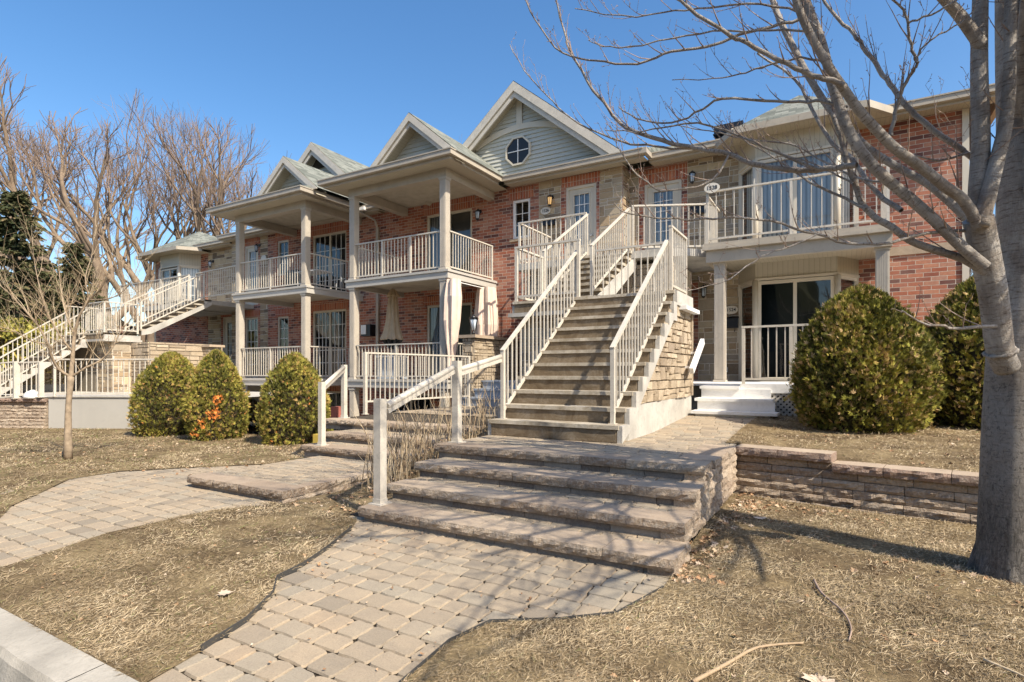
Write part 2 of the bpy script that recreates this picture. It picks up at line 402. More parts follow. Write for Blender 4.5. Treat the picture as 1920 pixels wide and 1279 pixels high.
def ashlar(name,s0,s1,t0,t1,T,mat,parent,holes=(),region=None,depth=.018,ch=.26,seed=1,gap=.009,jit=.004,backing=None,small=1.,inset=.01):
    mb=MB()
    for (a,b,c,d) in ashlar_cells(s0,s1,t0,t1,ch,seed,small):
        pcs=[(a+gap,b-gap,c+gap,d-gap)]
        for (h0,h1,g0,g1) in holes:
            new=[]
            for (x0,x1,y0,y1) in pcs:
                if x1<=h0 or x0>=h1 or y1<=g0 or y0>=g1: new.append((x0,x1,y0,y1)); continue
                if x0<h0: new.append((x0,h0,y0,y1))
                if x1>h1: new.append((h1,x1,y0,y1))
                m0,m1=max(x0,h0),min(x1,h1)
                if y0<g0: new.append((m0,m1,y0,g0))
                if y1>g1: new.append((m0,m1,g1,y1))
            pcs=new
        for (x0,x1,y0,y1) in pcs:
            if x1-x0<.02 or y1-y0<.02: continue
            j=lambda q=.003: random.uniform(-q,q)
            p=[(x0+j(),y0+j()),(x1+j(),y0+j()),(x1+j(),y1+j()),(x0+j(),y1+j())]
            if region: p=clip_to(p,region)
            if p and len(p)>2: chip(mb,p,T,depth*random.uniform(.7,1.3),inset,jit)
    return mb.build(name,mat,parent)
def wall_quads(mb,x0,x1,z0,z1,y,holes,reveal=.12):
    """wall in a plane y facing -y with real openings"""
    xs=sorted({x0,x1,*[h[0] for h in holes],*[h[1] for h in holes]}); zs=sorted({z0,z1,*[h[2] for h in holes],*[h[3] for h in holes]})
    xs=[x for x in xs if x0<=x<=x1]; zs=[z for z in zs if z0<=z<=z1]
    for i in range(len(xs)-1):
        for j in range(len(zs)-1):
            mx,mz=(xs[i]+xs[i+1])/2,(zs[j]+zs[j+1])/2
            if any(h[0]<mx<h[1] and h[2]<mz<h[3] for h in holes): continue
            mb.poly([(xs[i],y,zs[j]),(xs[i+1],y,zs[j]),(xs[i+1],y,zs[j+1]),(xs[i],y,zs[j+1])])
    for (a,b,c,d) in holes:
        mb.poly([(a,y,c),(a,y,d),(a,y+reveal,d),(a,y+reveal,c)]); mb.poly([(b,y,d),(b,y,c),(b,y+reveal,c),(b,y+reveal,d)])
        mb.poly([(a,y,d),(b,y,d),(b,y+reveal,d),(a,y+reveal,d)]); mb.poly([(b,y,c),(a,y,c),(a,y+reveal,c),(b,y+reveal,c)])
def frame_rect(mb,x0,x1,z0,z1,y0,y1,w):
    mb.box(x0,x0+w,y0,y1,z0,z1); mb.box(x1-w,x1,y0,y1,z0,z1)
    mb.box(x0+w,x1-w,y0,y1,z1-w,z1); mb.box(x0+w,x1-w,y0,y1,z0,z0+w)
def window(par,y,x0,x1,z0,z1,kind='window',panes=1,bars=(2,3),fill='dark',fills=None,fw=.07,fmat='frame'):
    """framed window or patio door in an opening; its frame, panes and what hangs behind are pieces of it"""
    m=MB(); frame_rect(m,x0,x1,z0,z1,y+.03,y+.12,fw)
    n=panes; wi=(x1-x0-2*fw)/n
    for k in range(1,n): xx=x0+fw+wi*k; m.box(xx-.035,xx+.035,y+.045,y+.11,z0+fw,z1-fw)
    o=m.build(kind,MAT[fmat],par,.004)
    for k in range(n):
        a=x0+fw+wi*k+(.035 if k else 0); b=x0+fw+wi*(k+1)-(.035 if k<n-1 else 0)
        g=MB(); g.poly([(a,y+.075,z0+fw),(b,y+.075,z0+fw),(b,y+.075,z1-fw),(a,y+.075,z1-fw)])
        g.build('pane',MAT['glass'],o)
        if bars:
            g=MB(); nx,nz=bars
            for i in range(1,nx): xx=a+(b-a)*i/nx; g.box(xx-.009,xx+.009,y+.062,y+.073,z0+fw,z1-fw)
            for i in range(1,nz): zz=z0+fw+(z1-z0-2*fw)*i/nz; g.box(a,b,y+.0625,y+.0735,zz-.009,zz+.009)
            g.build('glazing_bar',MAT['white'],o)
        f=(fills[k] if fills else fill)
        g=MB(); yy=y+(.19 if f in('curtain','blinds','screen') else .55)
        g.poly([(a-.03,yy,z0),(b+.03,yy,z0),(b+.03,yy,z1),(a-.03,yy,z1)])
        g.build({'curtain':'curtain','blinds':'blinds','screen':'screen','dark':'dark_room'}[f],MAT[f],o)
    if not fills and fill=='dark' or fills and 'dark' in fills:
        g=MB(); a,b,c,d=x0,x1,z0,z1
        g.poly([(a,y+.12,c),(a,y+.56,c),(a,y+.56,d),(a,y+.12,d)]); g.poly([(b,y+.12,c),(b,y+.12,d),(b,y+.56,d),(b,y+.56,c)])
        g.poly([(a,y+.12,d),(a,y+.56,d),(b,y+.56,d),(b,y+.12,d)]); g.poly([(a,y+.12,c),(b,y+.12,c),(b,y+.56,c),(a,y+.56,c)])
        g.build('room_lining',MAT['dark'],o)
    return o
def door(par,y,x0,x1,z0,z1,glass=(.2,.8,.33,.93),bars=(3,5),fill='curtain'):
    m=MB(); fw=.07
    m.box(x0,x0+fw,y+.02,y+.12,z0,z1); m.box(x1-fw,x1,y+.02,y+.12,z0,z1); m.box(x0+fw,x1-fw,y+.02,y+.12,z1-fw,z1)
    fr=m.build('door_frame',MAT['frame'],par,.004)
    a,b,c,d=x0+fw,x1-fw,z0+.02,z1-fw
    ga,gb=a+(b-a)*glass[0],a+(b-a)*glass[1]; gc,gd=c+(d-c)*glass[2],c+(d-c)*glass[3]
    m=MB(); yy,y2=y+.06,y+.10
    m.box(a,ga,yy,y2,c,d); m.box(gb,b,yy,y2,c,d); m.box(ga,gb,yy,y2,gd,d); m.box(ga,gb,yy,y2,c,gc)
    frame_rect(m,ga-.03,gb+.03,gc-.03,gd+.03,y+.045,yy,.03)
    o=m.build('door',MAT['frame'],par,.003)
    g=MB(); g.poly([(ga,y+.08,gc),(gb,y+.08,gc),(gb,y+.08,gd),(ga,y+.08,gd)]); g.build('pane',MAT['glass'],o)
    g=MB()
    for i in range(1,bars[0]): xx=ga+(gb-ga)*i/bars[0]; g.box(xx-.008,xx+.008,y+.066,y+.078,gc,gd)
    for i in range(1,bars[1]): zz=gc+(gd-gc)*i/bars[1]; g.box(ga,gb,y+.0665,y+.0785,zz-.008,zz+.008)
    g.build('glazing_bar',MAT['white'],o)
    g=MB(); g.poly([(ga,y+.12,gc),(gb,y+.12,gc),(gb,y+.12,gd),(ga,y+.12,gd)]); g.build('curtain' if fill=='curtain' else 'dark_room',MAT[fill],o)
    g=MB(); g.tube([(b-.07,y+.055,c+.95),(b-.07,y+.0,c+.95)],.022,8); g.tube([(b-.07,y+.002,c+.95),(b-.07,y-.02,c+.95)],.03,8); g.build('door_handle',MAT['grey'],o)
    return o

def railing(name,label,p0,p1,h=.95,bot=.09,sp=.118,posts=(1,1),group='cream metal railings',mids=0,bs=.018,ps=.048,cap=.055,drop=0,cat='railing'):
    p0=Vector(p0); p1=Vector(p1); t=empty(name,p0,label,cat,group)
    d=p1-p0; L=math.hypot(d.x,d.y); up=Vector((0,0,1))
    m=MB(); e=d.normalized()*.03
    m.beam(p0+up*h-e,p1+up*h+e,cap,.032); m.build('top_rail',MAT['rail'],t,.005)
    m=MB(); m.beam(p0+up*bot,p1+up*bot,.03,.035); m.build('bottom_rail',MAT['rail'],t,.003)
    pl=[]
    if posts[0]: pl.append(0.)
    if posts[1]: pl.append(1.)
    pl+= [k/(mids+1) for k in range(1,mids+1)]
    first=None
    for f in pl:
        p=p0+d*f
        if first is None:
            m=MB(); q=ps/2; m.box(p.x-q,p.x+q,p.y-q,p.y+q,p.z-drop,p.z+h-.012); m.box(p.x-q*1.7,p.x+q*1.7,p.y-q*1.7,p.y+q*1.7,p.z-.004-drop,p.z+.008-drop)
            first=m.build('post',MAT['rail'],t,.003); fp=p.copy()
        else: c=copyobj(first,t); c.location=p-fp
    n=max(1,int(round(L/sp))); fb=None
    for k in range(1,n):
        f=k/n
        if any(abs(f-g)*L<.05 for g in pl): continue
        p=p0+d*f
        if fb is None:
            m=MB(); q=bs/2; m.box(p.x-q,p.x+q,p.y-q,p.y+q,p.z+bot,p.z+h-.01); fb=m.build('baluster',MAT['rail'],t); bp_=p.copy()
        else: c=copyobj(fb,t); c.location=p-bp_
    return t

def text(s,size,loc,mat,parent,rotz=0,name='number',shear=0,yscale=1):
    cu=bpy.data.curves.new(name,'FONT'); cu.body=s; cu.size=size; cu.align_x='CENTER'; cu.align_y='CENTER'; cu.extrude=.003; cu.shear=shear; cu.offset=size*.012
    o=bpy.data.objects.new(name,cu); COL.objects.link(o)
    dg=bpy.context.evaluated_depsgraph_get(); me=bpy.data.meshes.new_from_object(o.evaluated_get(dg)); bpy.data.objects.remove(o)
    me.transform(Matrix.Rotation(rotz,4,'Z')@Matrix.Rotation(R(90),4,'X')@Matrix.Scale(yscale,4,(0,1,0)))
    me.materials.clear(); me.materials.append(mat)
    o=bpy.data.objects.new(name,me); COL.objects.link(o); o.parent=parent; o.location=Vector(loc)-W[parent.name]; W[o.name]=Vector(loc)
    return o
def plaque(loc,num,label,w=.30,h=.20,group='oval house number plaques'):
    x,y,z=loc; t=empty('house_number_plaque',loc,label,'number plaque',group)
    m=MB(); n=28; pts=[(x+w/2*math.cos(2*math.pi*k/n),y,z+h/2*math.sin(2*math.pi*k/n)) for k in range(n)]
    m.prism(pts,(0,-.018,0)); m.build('plate',MAT['plaque'],t,.004)
    if num: text(num,h*.52,(x,y-.0195,z),MAT['black'],t,yscale=1.05)
    return t
LAMP=None
def lantern(loc,label,lit=False,group='black wall lanterns beside the doors'):
    """black coach lantern; loc is the middle of its wall plate"""
    global LAMP
    x,y,z=loc
    if LAMP is not None and not lit:
        return copytree(LAMP,loc,label,group)
    t=empty('wall_lantern',loc,label,'wall lamp',group)
    m=MB(); m.tube([(x,y,z),(x,y-.025,z)],[.06,.05],10)
    m.tube([(x,y-.02,z),(x,y-.08,z+.05),(x,y-.14,z+.03),(x,y-.14,z-.0)],[.012]*4,6)
    m.build('bracket',MAT['black'],t)
    c=y-.14
    m=MB(); m.tube([(x,c,z+.03),(x,c,z+.0),(x,c,z-.04)],[.012,.05,.085],6); m.tube([(x,c,z-.235),(x,c,z-.26),(x,c,z-.285)],[.05,.045,.01],6)
    for k in range(6):
        a=2*math.pi*(k+.0)/6; ca,sa=math.cos(a),math.sin(a)
        m.beam((x+.075*ca,c+.075*sa,z-.04),(x+.05*ca,c+.05*sa,z-.24),.009,.009)
    m.build('cage',MAT['black'],t)
    m=MB(); m.tube([(x,c,z-.045),(x,c,z-.235)],[.066,.043],6); m.build('glass',MAT['warm' if lit else 'clear'],t)
    if not lit: LAMP=t
    return t
def mailbox(loc,label,w=.34,h=.20,d=.11):
    x,y,z=loc; t=empty('mailbox',loc,label,'mailbox','black wall mailboxes')
    m=MB(); m.box(x-w/2,x+w/2,y-d,y,z-h/2,z+h/2-.03); m.build('box',MAT['black'],t,.008)
    m=MB(); m.prism([(x-w/2-.01,y,z+h/2+.02),(x-w/2-.01,y-d-.015,z+h/2-.04),(x-w/2-.01,y-d-.015,z+h/2-.055),(x-w/2-.01,y,z+h/2-.03)],(w+.02,0,0)); m.build('lid',MAT['black'],t)
    m=MB()
    for q in(-.1,.1): m.tube([(x+q,y-.03,z-h/2),(x+q,y-.03,z-h/2-.07),(x+q,y-.09,z-h/2-.09),(x+q,y-.10,z-h/2-.05)],.006,5)
    m.build('newspaper_hook',MAT['black'],t); return t

# rock-faced masonry piece: front faces -y by default, rotated about z by rot around (x0,y0)
def rock_block(mb_top,mb_face,x0,x1,y0,y1,z0,z1,rot=0,amp=.016,step=.05,ends=True,T=None):
    r=random.random(); ca,sa=math.cos(rot),math.sin(rot)
    if T is None: T=lambda x,y,z:(x,y,z)
    nx=max(2,int((x1-x0)/step)); nz=3
    sd=random.uniform(0,99)
    def f(i,k):
        x=x0+(x1-x0)*i/nx; z=z0+(z1-z0)*k/nz
        q=amp*(noise.noise(Vector((x*9+sd,z*13,sd)))+1.0*noise.noise(Vector((x*23+sd,z*31,1)))) +random.uniform(-.55,.55)*amp
        e=0
        if k in(0,nz): e=.010; q*=.35
        if i in(0,nx): e+=.008; q*=.5
        return T(x,y0+e-q-.004,z)
    G=[[f(i,k) for k in range(nz+1)] for i in range(nx+1)]
    for i in range(nx):
        for k in range(nz): mb_face.poly([G[i][k],G[i+1][k],G[i+1][k+1],G[i][k+1]],r)
    top=[G[i][nz] for i in range(nx+1)]+[T(x1,y1,z1),T(x0,y1,z1)]
    mb_top.poly(top,r)
    if ends:
        mb_face.poly([G[nx][k] for k in range(nz+1)]+[T(x1,y1,z1),T(x1,y1,z0)],r)
        mb_face.poly([T(x0,y1,z0),T(x0,y1,z1)]+[G[0][k] for k in range(nz,-1,-1)],r)
    mb_face.poly([G[i][0] for i in range(nx,-1,-1)]+[T(x0,y1,z0),T(x1,y1,z0)],r)

def pavers(mb,region,z,u=.15,rot=0,seed=3,sizes=(.13,.17,.21,.24),gap=.0038,th=.02,clipr=None,jit=.010,r2=.03):
    """tumbled pavers laid in rows over a convex region (list of xy)"""
    rr=random.Random(seed); xs=[p[0] for p in region]; ys=[p[1] for p in region]
    y=min(ys)-.02
    zf=z if callable(z) else (lambda a,b:z)
    while y<max(ys):
        h=u*rr.choice((.92,1,1.08)); x=min(xs)-rr.random()*.2
        while x<max(xs):
            w=rr.choice(sizes)*rr.uniform(.94,1.06)
            a,b,c,d=x+gap,x+w-gap,y+gap,y+h-gap; k=min(w,h)*.075*rr.uniform(.5,1.6)
            j=lambda: rr.uniform(-jit,jit)*.6
            p=[(a+k,c+j()),((a+b)/2,c-j()*.8),(b-k,c+j()),(b+j()*.5,c+k),(b+j(),(c+d)/2),(b+j()*.5,d-k),(b-k,d+j()),((a+b)/2,d+j()*.8),(a+k,d+j()),(a+j()*.5,d-k),(a+j(),(c+d)/2),(a+j()*.5,c+k)]
            p=clip_to(p,region)
            if p and len(p)>2:
                tl=(rr.uniform(-.010,.010),rr.uniform(-.010,.010),rr.uniform(-.0015,.0015))
                cx,cy=x+w/2,y+h/2
                def T(s,t,n): return (s,t,zf(s,t)+n+(tl[0]*(s-cx)+tl[1]*(t-cy)+tl[2] if n>-.001 else 0))
                chip(mb,p,T,0.,.0042,.0006,base=-.012)
            x+=w
        y+=h
def sheet(name,poly,zf,mat,spacing=.2,kind='structure',rough=.0,seed=0,holes=()):
    """ground sheet over any simple polygon, with interior points for relief"""
    rr=random.Random(seed); pts=[]; 
    def dens(P):
        out=[]
        for i in range(len(P)):
            a,b=P[i],P[(i+1)%len(P)]; L=math.dist(a,b); n=max(1,int(L/(spacing*1.2)))
            out+=[(a[0]+(b[0]-a[0])*k/n,a[1]+(b[1]-a[1])*k/n) for k in range(n)]
        return out
    B=dens(poly); xs=[p[0] for p in poly]; ys=[p[1] for p in poly]
    def inside(x,y,P):
        c=False
        for i in range(len(P)):
            (x0,y0),(x1,y1)=P[i],P[i-1]
            if (y0>y)!=(y1>y) and x<(x1-x0)*(y-y0)/(y1-y0)+x0: c=not c
        return c
    I=[]
    y=min(ys)
    while y<max(ys):
        x=min(xs)
        while x<max(xs):
            sp=spacing*max(1,math.hypot(x,y)/7)
            px,py=x+rr.uniform(-.3,.3)*sp,y+rr.uniform(-.3,.3)*spacing
            if inside(px,py,poly) : I.append((px,py))
            x+=sp
        y+=spacing*max(1,y/7)
    v=[Vector(p) for p in B+I]; e=[(i,(i+1)%len(B)) for i in range(len(B))]
    V,_,F,*_=geometry.delaunay_2d_cdt(v,e,[list(range(len(B)))],1,1e-5)
    mb=MB()
    P=[(q.x,q.y,zf(q.x,q.y)+rough*(noise.noise(Vector((q.x*1.7,q.y*1.7,0)))+.5*noise.noise(Vector((q.x*5,q.y*5,3))))) for q in V]
    for f in F:
        f=list(f)
        n=geometry.normal([Vector(P[i]) for i in f])
        if n.z<0: f=f[::-1]
        mb.poly([P[i] for i in f],smooth=True)
    o=mb.build(name,mat); tag(o,kind=kind); return o
# ================================================================== SETTING
def sstep(a,b,x): t=min(1,max(0,(x-a)/(b-a))); return t*t*(3-2*t)
def zlow(x,y):                 # lower front lawns and paths
    z=-1.30-.08*min(1,max(0,(3.5-y)/2.2))
    if x<-7: z-=.10*sstep(-7,-13,x) if False else .012*min(8,max(0,-7-x))
    return z
def zbed(x,y): return zlow(x,y)+.50*sstep(3.8,7.2,y)
def zup(x,y):
    a=-.80+.10*sstep(7.,9.7,y)+.006; b=-.865+.045*max(0,y-6.5)-.03*sstep(6.9,6.4,y); f=sstep(-1.1,-.3,x)
    return a*(1-f)+b*f
def zwalk(x,y): return -.80+.10*sstep(7.,9.7,y)*(1 if x>-2.6 else 0)
# near path outline
npL=[(-2.66,1.305),(-2.72,1.60),(-2.80,1.90),(-2.98,2.20),(-3.16,2.36),(-3.20,2.60),(-3.32,2.92),(-3.52,3.34),(-3.68,3.56)]
npR=[(-.94,3.62),(-.93,3.38),(-1.06,2.93),(-1.30,2.72),(-1.62,2.52),(-1.69,2.25),(-1.66,1.85),(-1.60,1.305)]
lpF=[(-5.02,1.305),(-5.14,1.75),(-5.30,2.35),(-5.22,3.0),(-4.95,3.62)]
lpB=[(-6.55,5.46),(-7.2,4.9),(-7.75,4.35),(-8.25,3.75),(-8.25,3.2),(-7.2,2.3),(-6.3,1.85),(-5.9,1.305)]
lawnA=[(p[0],p[1]) for p in lpF[::1]][:]+[(-4.70,3.62),(-3.92,3.62)]+npL[::-1]
lawnB=npR[::-1][:1]+[(9,1.305),(9,6.1),(1.6,6.05),(-.1,6.2),(-1.02,6.42),(-.98,3.7)]+npR[0:7]
lawnC=[(-40,1.305)]+lpB[::-1]+[(-6.72,5.6),(-6.75,6.65),(-7.95,6.7),(-7.95,7.5),(-14,7.5),(-14,8.4),(-40,8.4)]
bed=[(-4.75,3.62),(-3.88,3.62),(-3.88,8.4),(-4.1,8.5),(-4.6,8.5),(-4.6,5.0)]
lawnD=[(-1.14,6.72),(-.1,6.52),(1.9,6.22),(9,6.1),(9,13.9),(2.3,13.9),(-1.0,11.0),(-1.12,9.6),(-1.18,8.0)]
sheet('front_lawn',lawnA,zlow,MAT['soil'],.13,rough=.012)
sheet('lawn_by_tree',lawnB,zlow,MAT['soil'],.14,rough=.012)
sheet('left_lawn',lawnC,zlow,MAT['soil'],.22,rough=.015)
sheet('planting_bed',bed,zbed,MAT['soil'],.15,rough=.02)
sheet('upper_lawn',lawnD,zup,MAT['soil'],.22,rough=.015)
m=MB(); m.poly([(-7.95,7.5,-1.30),(-14,7.5,-1.35),(-14,7.5,-2.9),(-7.95,7.5,-2.9)]); m.poly([(-14,7.5,-1.35),(-14,8.4,-1.35),(-14,8.4,-2.9),(-14,7.5,-2.9)]); m.poly([(-14,8.4,-1.36),(-40,8.4,-1.7),(-40,8.4,-2.9),(-14,8.4,-2.9)]); o=m.build('terrain_bank',MAT['soil']); tag(o,kind='structure')
m=MB(); m.poly([(-60,7.4,-2.65),(-4,7.4,-2.65),(-4,14.5,-2.65),(-60,14.5,-2.65)]); o=m.build('sunken_yard_ground',MAT['concrete']); tag(o,kind='structure')
m=MB(); m.poly([(-300,13.,-2.2),(300,13.,-2.2),(300,400,-2.2),(-300,400,-2.2)]); m.poly([(-300,-60,-1.9),(-300,13,-1.9),(-40,13,-1.9),(-40,-60,-1.9)]); m.poly([(9,1.0,-1.36),(300,1.0,-1.36),(300,13,-1.0),(9,13,-1.0)])
o=m.build('ground',MAT['soil']); tag(o,kind='structure')
m=MB(); m.poly([(-300,-80,-1.52),(300,-80,-1.52),(300,1.12,-1.52),(-300,1.12,-1.52)]); o=m.build('street',MAT['asphalt']); tag(o,kind='structure')
# kerb with worn edge
m=MB(); x=-24.
while x<9:
    L=1.5; n=12; sd=random.random()*50
    for i in range(n):
        a=x+L*i/n; b=x+L*(i+1)/n-(.006 if i==n-1 else 0)
        q=lambda t:.018*noise.noise(Vector((t*5,sd,0)))+.012*noise.noise(Vector((t*19,sd,2)))
        ya,yb=1.13+q(a),1.13+q(b); r_=.5
        m.poly([(a,ya,-1.392),(b,yb,-1.392),(b,1.305,-1.378),(a,1.305,-1.378)],r_)
        m.poly([(a,ya-.022,-1.425),(b,yb-.022,-1.425),(b,yb,-1.392),(a,ya,-1.392)],r_)
        m.poly([(a,ya-.05,-1.55),(b,yb-.05,-1.55),(b,yb-.022,-1.425),(a,ya-.022,-1.425)],r_)
    x+=L
o=m.build('kerb',MAT['curb']); tag(o,kind='structure')
# paths
m=MB(); m.poly([(-3.9,1.3,-1.405),(-.8,1.3,-1.405),(-.8,3.7,-1.325),(-3.9,3.7,-1.325)]); m.poly([(-8.4,1.3,-1.42),(-4.9,1.3,-1.405),(-4.9,5.6,-1.325),(-8.4,5.6,-1.345)])
o=m.build('path_bed',MAT['joint']); tag(o,kind='structure')
m=MB(); pavers(m,[(-3.85,1.31),(-.85,1.31),(-.85,3.66),(-3.85,3.66)],lambda x,y:zlow(x,y)-.007,u=.15,seed=5,sizes=(.125,.15,.18,.21),gap=.0036)
o=m.build('paver_path',MAT['paver']); tag(o,kind='structure')
m=MB(); pavers(m,[(-8.35,1.31),(-4.95,1.31),(-4.6,3.64),(-6.55,5.55),(-8.35,5.5)],lambda x,y:zlow(x,y)-.007,u=.15,seed=9)
o=m.build('left_paver_path',MAT['paver']); tag(o,kind='structure')
# plastic edging
def edging(pts,label,h=.02):
    m=MB()
    for a,b in zip(pts,pts[1:]):
        n=5
        for i in range(n):
            p=[a[0]+(b[0]-a[0])*i/n,a[1]+(b[1]-a[1])*i/n]; q=[a[0]+(b[0]-a[0])*(i+1)/n,a[1]+(b[1]-a[1])*(i+1)/n]
            m.beam((p[0],p[1],zlow(*p)-.0),(q[0],q[1],zlow(*q)-.0),.005,h+.03)
    o=m.build('edging_strip',MAT['edging'],loc=(pts[0][0],pts[0][1],-1.35)); tag(o,label,'edging','plastic edging along the pavers')
edging(npL[1:-1],'dark plastic edging strip along the left edge of the near paver path',.02)
edging(npR[1:-1],'dark plastic edging strip between the near paver path and the lawn by the tree',.0)
# upper landing of pavers (at stair foot) and walkway
walk=[(-3.90,5.3),(-1.35,5.3),(-1.35,6.2),(-1.12,6.6),(-1.12,9.75),(-3.90,9.75)]
m=MB(); pavers(m,[(-3.9,5.27),(-1.02,5.27),(-1.02,9.75),(-3.9,9.75)],lambda x,y:zwalk(x,y)-.006,u=.15,seed=12)
pavers(m,[(-7.8,6.95),(-4.6,6.95),(-4.35,8.5),(-3.95,8.5),(-3.95,11.7),(-7.8,11.7)],-.80,u=.15,seed=13)
o=m.build('upper_paver_path',MAT['paver']); tag(o,kind='structure')
m=MB(); m.poly([(-3.95,5.2,-.825),(-1.05,5.2,-.825),(-1.05,7,-.825),(-3.95,7,-.825)]); m.poly([(-3.95,7,-.825),(-1.05,7,-.825),(-1.05,9.9,-.723),(-3.95,9.9,-.723)])
m.poly([(-7.85,6.9,-.826),(-3.95,6.9,-.826),(-3.95,12.4,-.826),(-7.85,12.4,-.826)])
o=m.build('upper_path_bed',MAT['joint']); tag(o,kind='structure')

# ---------------- broad front steps
def paved_step(root,xl,xr,yf,yb,zt,h,seed,right=True):
    random.seed(seed)
    m=MB(); pavers(m,[(xl+.03,yf+.27),(xr-.05,yf+.27),(xr-.05,yb),(xl+.03,yb)],zt-.004,u=.125,seed=seed,sizes=(.12,.16,.2))
    m.poly([(xl+.04,yf+.2,zt-.022),(xr-.04,yf+.2,zt-.022),(xr-.04,yb,zt-.022),(xl+.04,yb,zt-.022)],.1)
    st=m.build('step',MAT['paver'],root)
    x=xl; tp=MB(); fc=MB()
    while x<xr-.02:
        L=random.uniform(.42,.72)
        if xr-(x+L)<.3: L=xr-x
        rock_block(tp,fc,x,x+L-.004,yf,yf+.29,zt-.078,zt,amp=.013); x+=L
    fc.build('rock_face',MAT['rock'],st); tp.build('cap_stone',MAT['cap'],st)
    b=MB(); x=xl+.05
    while x<xr-.06:
        L=min(random.uniform(.28,.40),xr-.06-x); b.box(x,x+L-.005,yf+.035+random.uniform(-.002,.002),yf+.25,zt-h-.04,zt-.079); x+=L
    b.build('riser_block',MAT['blocksmooth'],st,.006)
    # visible flank on the right: stacked rough blocks
    if right:
        tp=MB(); fc=MB(); z=zt
        T=lambda x,y,z:(xr-.02-y,x,z)
        y=yf+.03; 
        for z1,hh in ((zt,.078),(zt-.079,.075)):
            y=yf+.02
            while y<yb+.02:
                L=min(random.uniform(.25,.42),yb+.03-y)
                if L<.05: break
                rock_block(tp,fc,y,y+L-.004,-.01,.16,z1-hh,z1-.002,amp=.016,T=T); y+=L
        fc.build('rock_face',MAT['rock'],st); tp.build('side_stone',MAT['cap'],st)
    return st
t=empty('paver_steps',(-2.4,3.55,-1.3),'broad flight of four rock-faced paver steps below the concrete staircase','steps')
ST=[(-3.92,-1.00,4.93,5.3,-.80),(-3.80,-.97,4.46,4.98,-.93),(-3.73,-.94,3.98,4.50,-1.06),(-3.68,-.91,3.56,4.02,-1.19)]
for i,(a,b,c,d,z) in enumerate(ST): paved_step(t,a,b,c,d,z,.13,30+i)
# flank wall between steps and upper lawn, with border caps along the landing
random.seed(44); tp=MB(); fc=MB(); T=lambda x,y,z:(-1.0-y,x,z)
y=5.3
while y<6.45:
    L=min(.34,6.47-y)
    if L<.06: break
    rock_block(tp,fc,y,y+L-.004,-.02,.32,-.876,-.80,amp=.016,T=T)
    y+=L
for zz in (-.955,-1.034,-1.113,-1.192,-1.27):
    y=5.0 if zz<-.93 else 5.25
    y={-.955:5.0,-1.034:4.95,-1.113:4.5,-1.192:4.45,-1.27:4.0}[zz]
    while y<6.45:
        L=min(random.uniform(.22,.4),6.47-y)
        if L<.06: break
        rock_block(tp,fc,y,y+L-.004,-.02,.2,zz,zz+.077,amp=.02,T=T); y+=L
fc.build('rock_face',MAT['rock'],t); tp.build('side_stone',MAT['cap'],t)
# ---------------- left steps with platform
t2=empty('paver_steps',(-5.6,3.6,-1.3),'three rock-faced paver steps on a low platform leading to the left walkway','steps')
LS=[(-7.7,-4.5,6.60,7.0,-.80),(-6.95,-4.5,5.98,6.65,-.93),(-6.80,-4.5,5.46,6.02,-1.06),(-6.45,-4.78,3.62,5.5,-1.185)]
for i,(a,b,c,d,z) in enumerate(LS): paved_step(t2,a,b,c,d,z,.12,50+i,right=(i==3))
# ---------------- right retaining wall
def retaining(label,P,Q,ztop,courses,ch,parentname='retaining_wall',capm='wallcap',seed=1,capd=.26,drop=0,dip=None):
    random.seed(seed); P=Vector(P);Q=Vector(Q); d=(Q-P); L=d.length; ang=math.atan2(d.y,d.x); ca,sa=math.cos(ang),math.sin(ang)
    T=lambda x,y,z:(P.x+x*ca-y*sa,P.y+x*sa+y*ca,z)
    r=empty(parentname,(P.x,P.y,ztop-courses*ch),label,'retaining wall')
    tp=MB();fc=MB(); x=0
    while x<L-.02:
        w=random.uniform(.38,.62); w=min(w,L-x)
        if dip and x<dip[0]: w=min(w,dip[0]-x) if dip[0]-x-w>.2 or dip[0]-x<w else (dip[0]-x)/1.0 if dip[0]-x<.7 else w
        if L-x-w<.15: w=L-x
        zt=ztop-(dip[1] if dip and x>=dip[0] else 0)
        rock_block(tp,fc,x,x+w-.005,-.02,capd,zt-.085,zt,amp=.017,T=T); x+=w
    fc.build('rock_face',MAT['wallcap'],r); tp.build('cap_stone',MAT['cap'],r)
    tp=MB();fc=MB(); z=ztop-.088
    for k in range(courses):
        x=0
        LL=dip[0] if (dip and k==0) else L
        while x<LL-.02:
            w=min(random.uniform(.3,.52),LL-x); zz=z
            if not(dip and x>=dip[0] and k==0):
                if k==(1 if dip and x>=dip[0] else 0): fc.box(0,0,0,0,0,0) if False else None
                rock_block(tp,fc,x,x+w-.005,.045-.013*k,.2,zz-ch+.005,zz,amp=.006 if k==(1 if (dip and x>=dip[0]) else 0) else .017,T=T)
            x+=w
        z-=ch
    fc.build('course',MAT['rock'],r); tp.build('course_top',MAT['cap'],r)
    return r
retaining('low rock-faced retaining wall holding the upper lawn behind the large tree',(-1.0,6.45),(1.9,5.98),-.80,6,.083,seed=8,dip=(.93,.088))
retaining('low retaining wall of thin rock-faced courses at the far left',(-19.5,4.9),(-17.05,6.1),-.66,8,.083,seed=9)
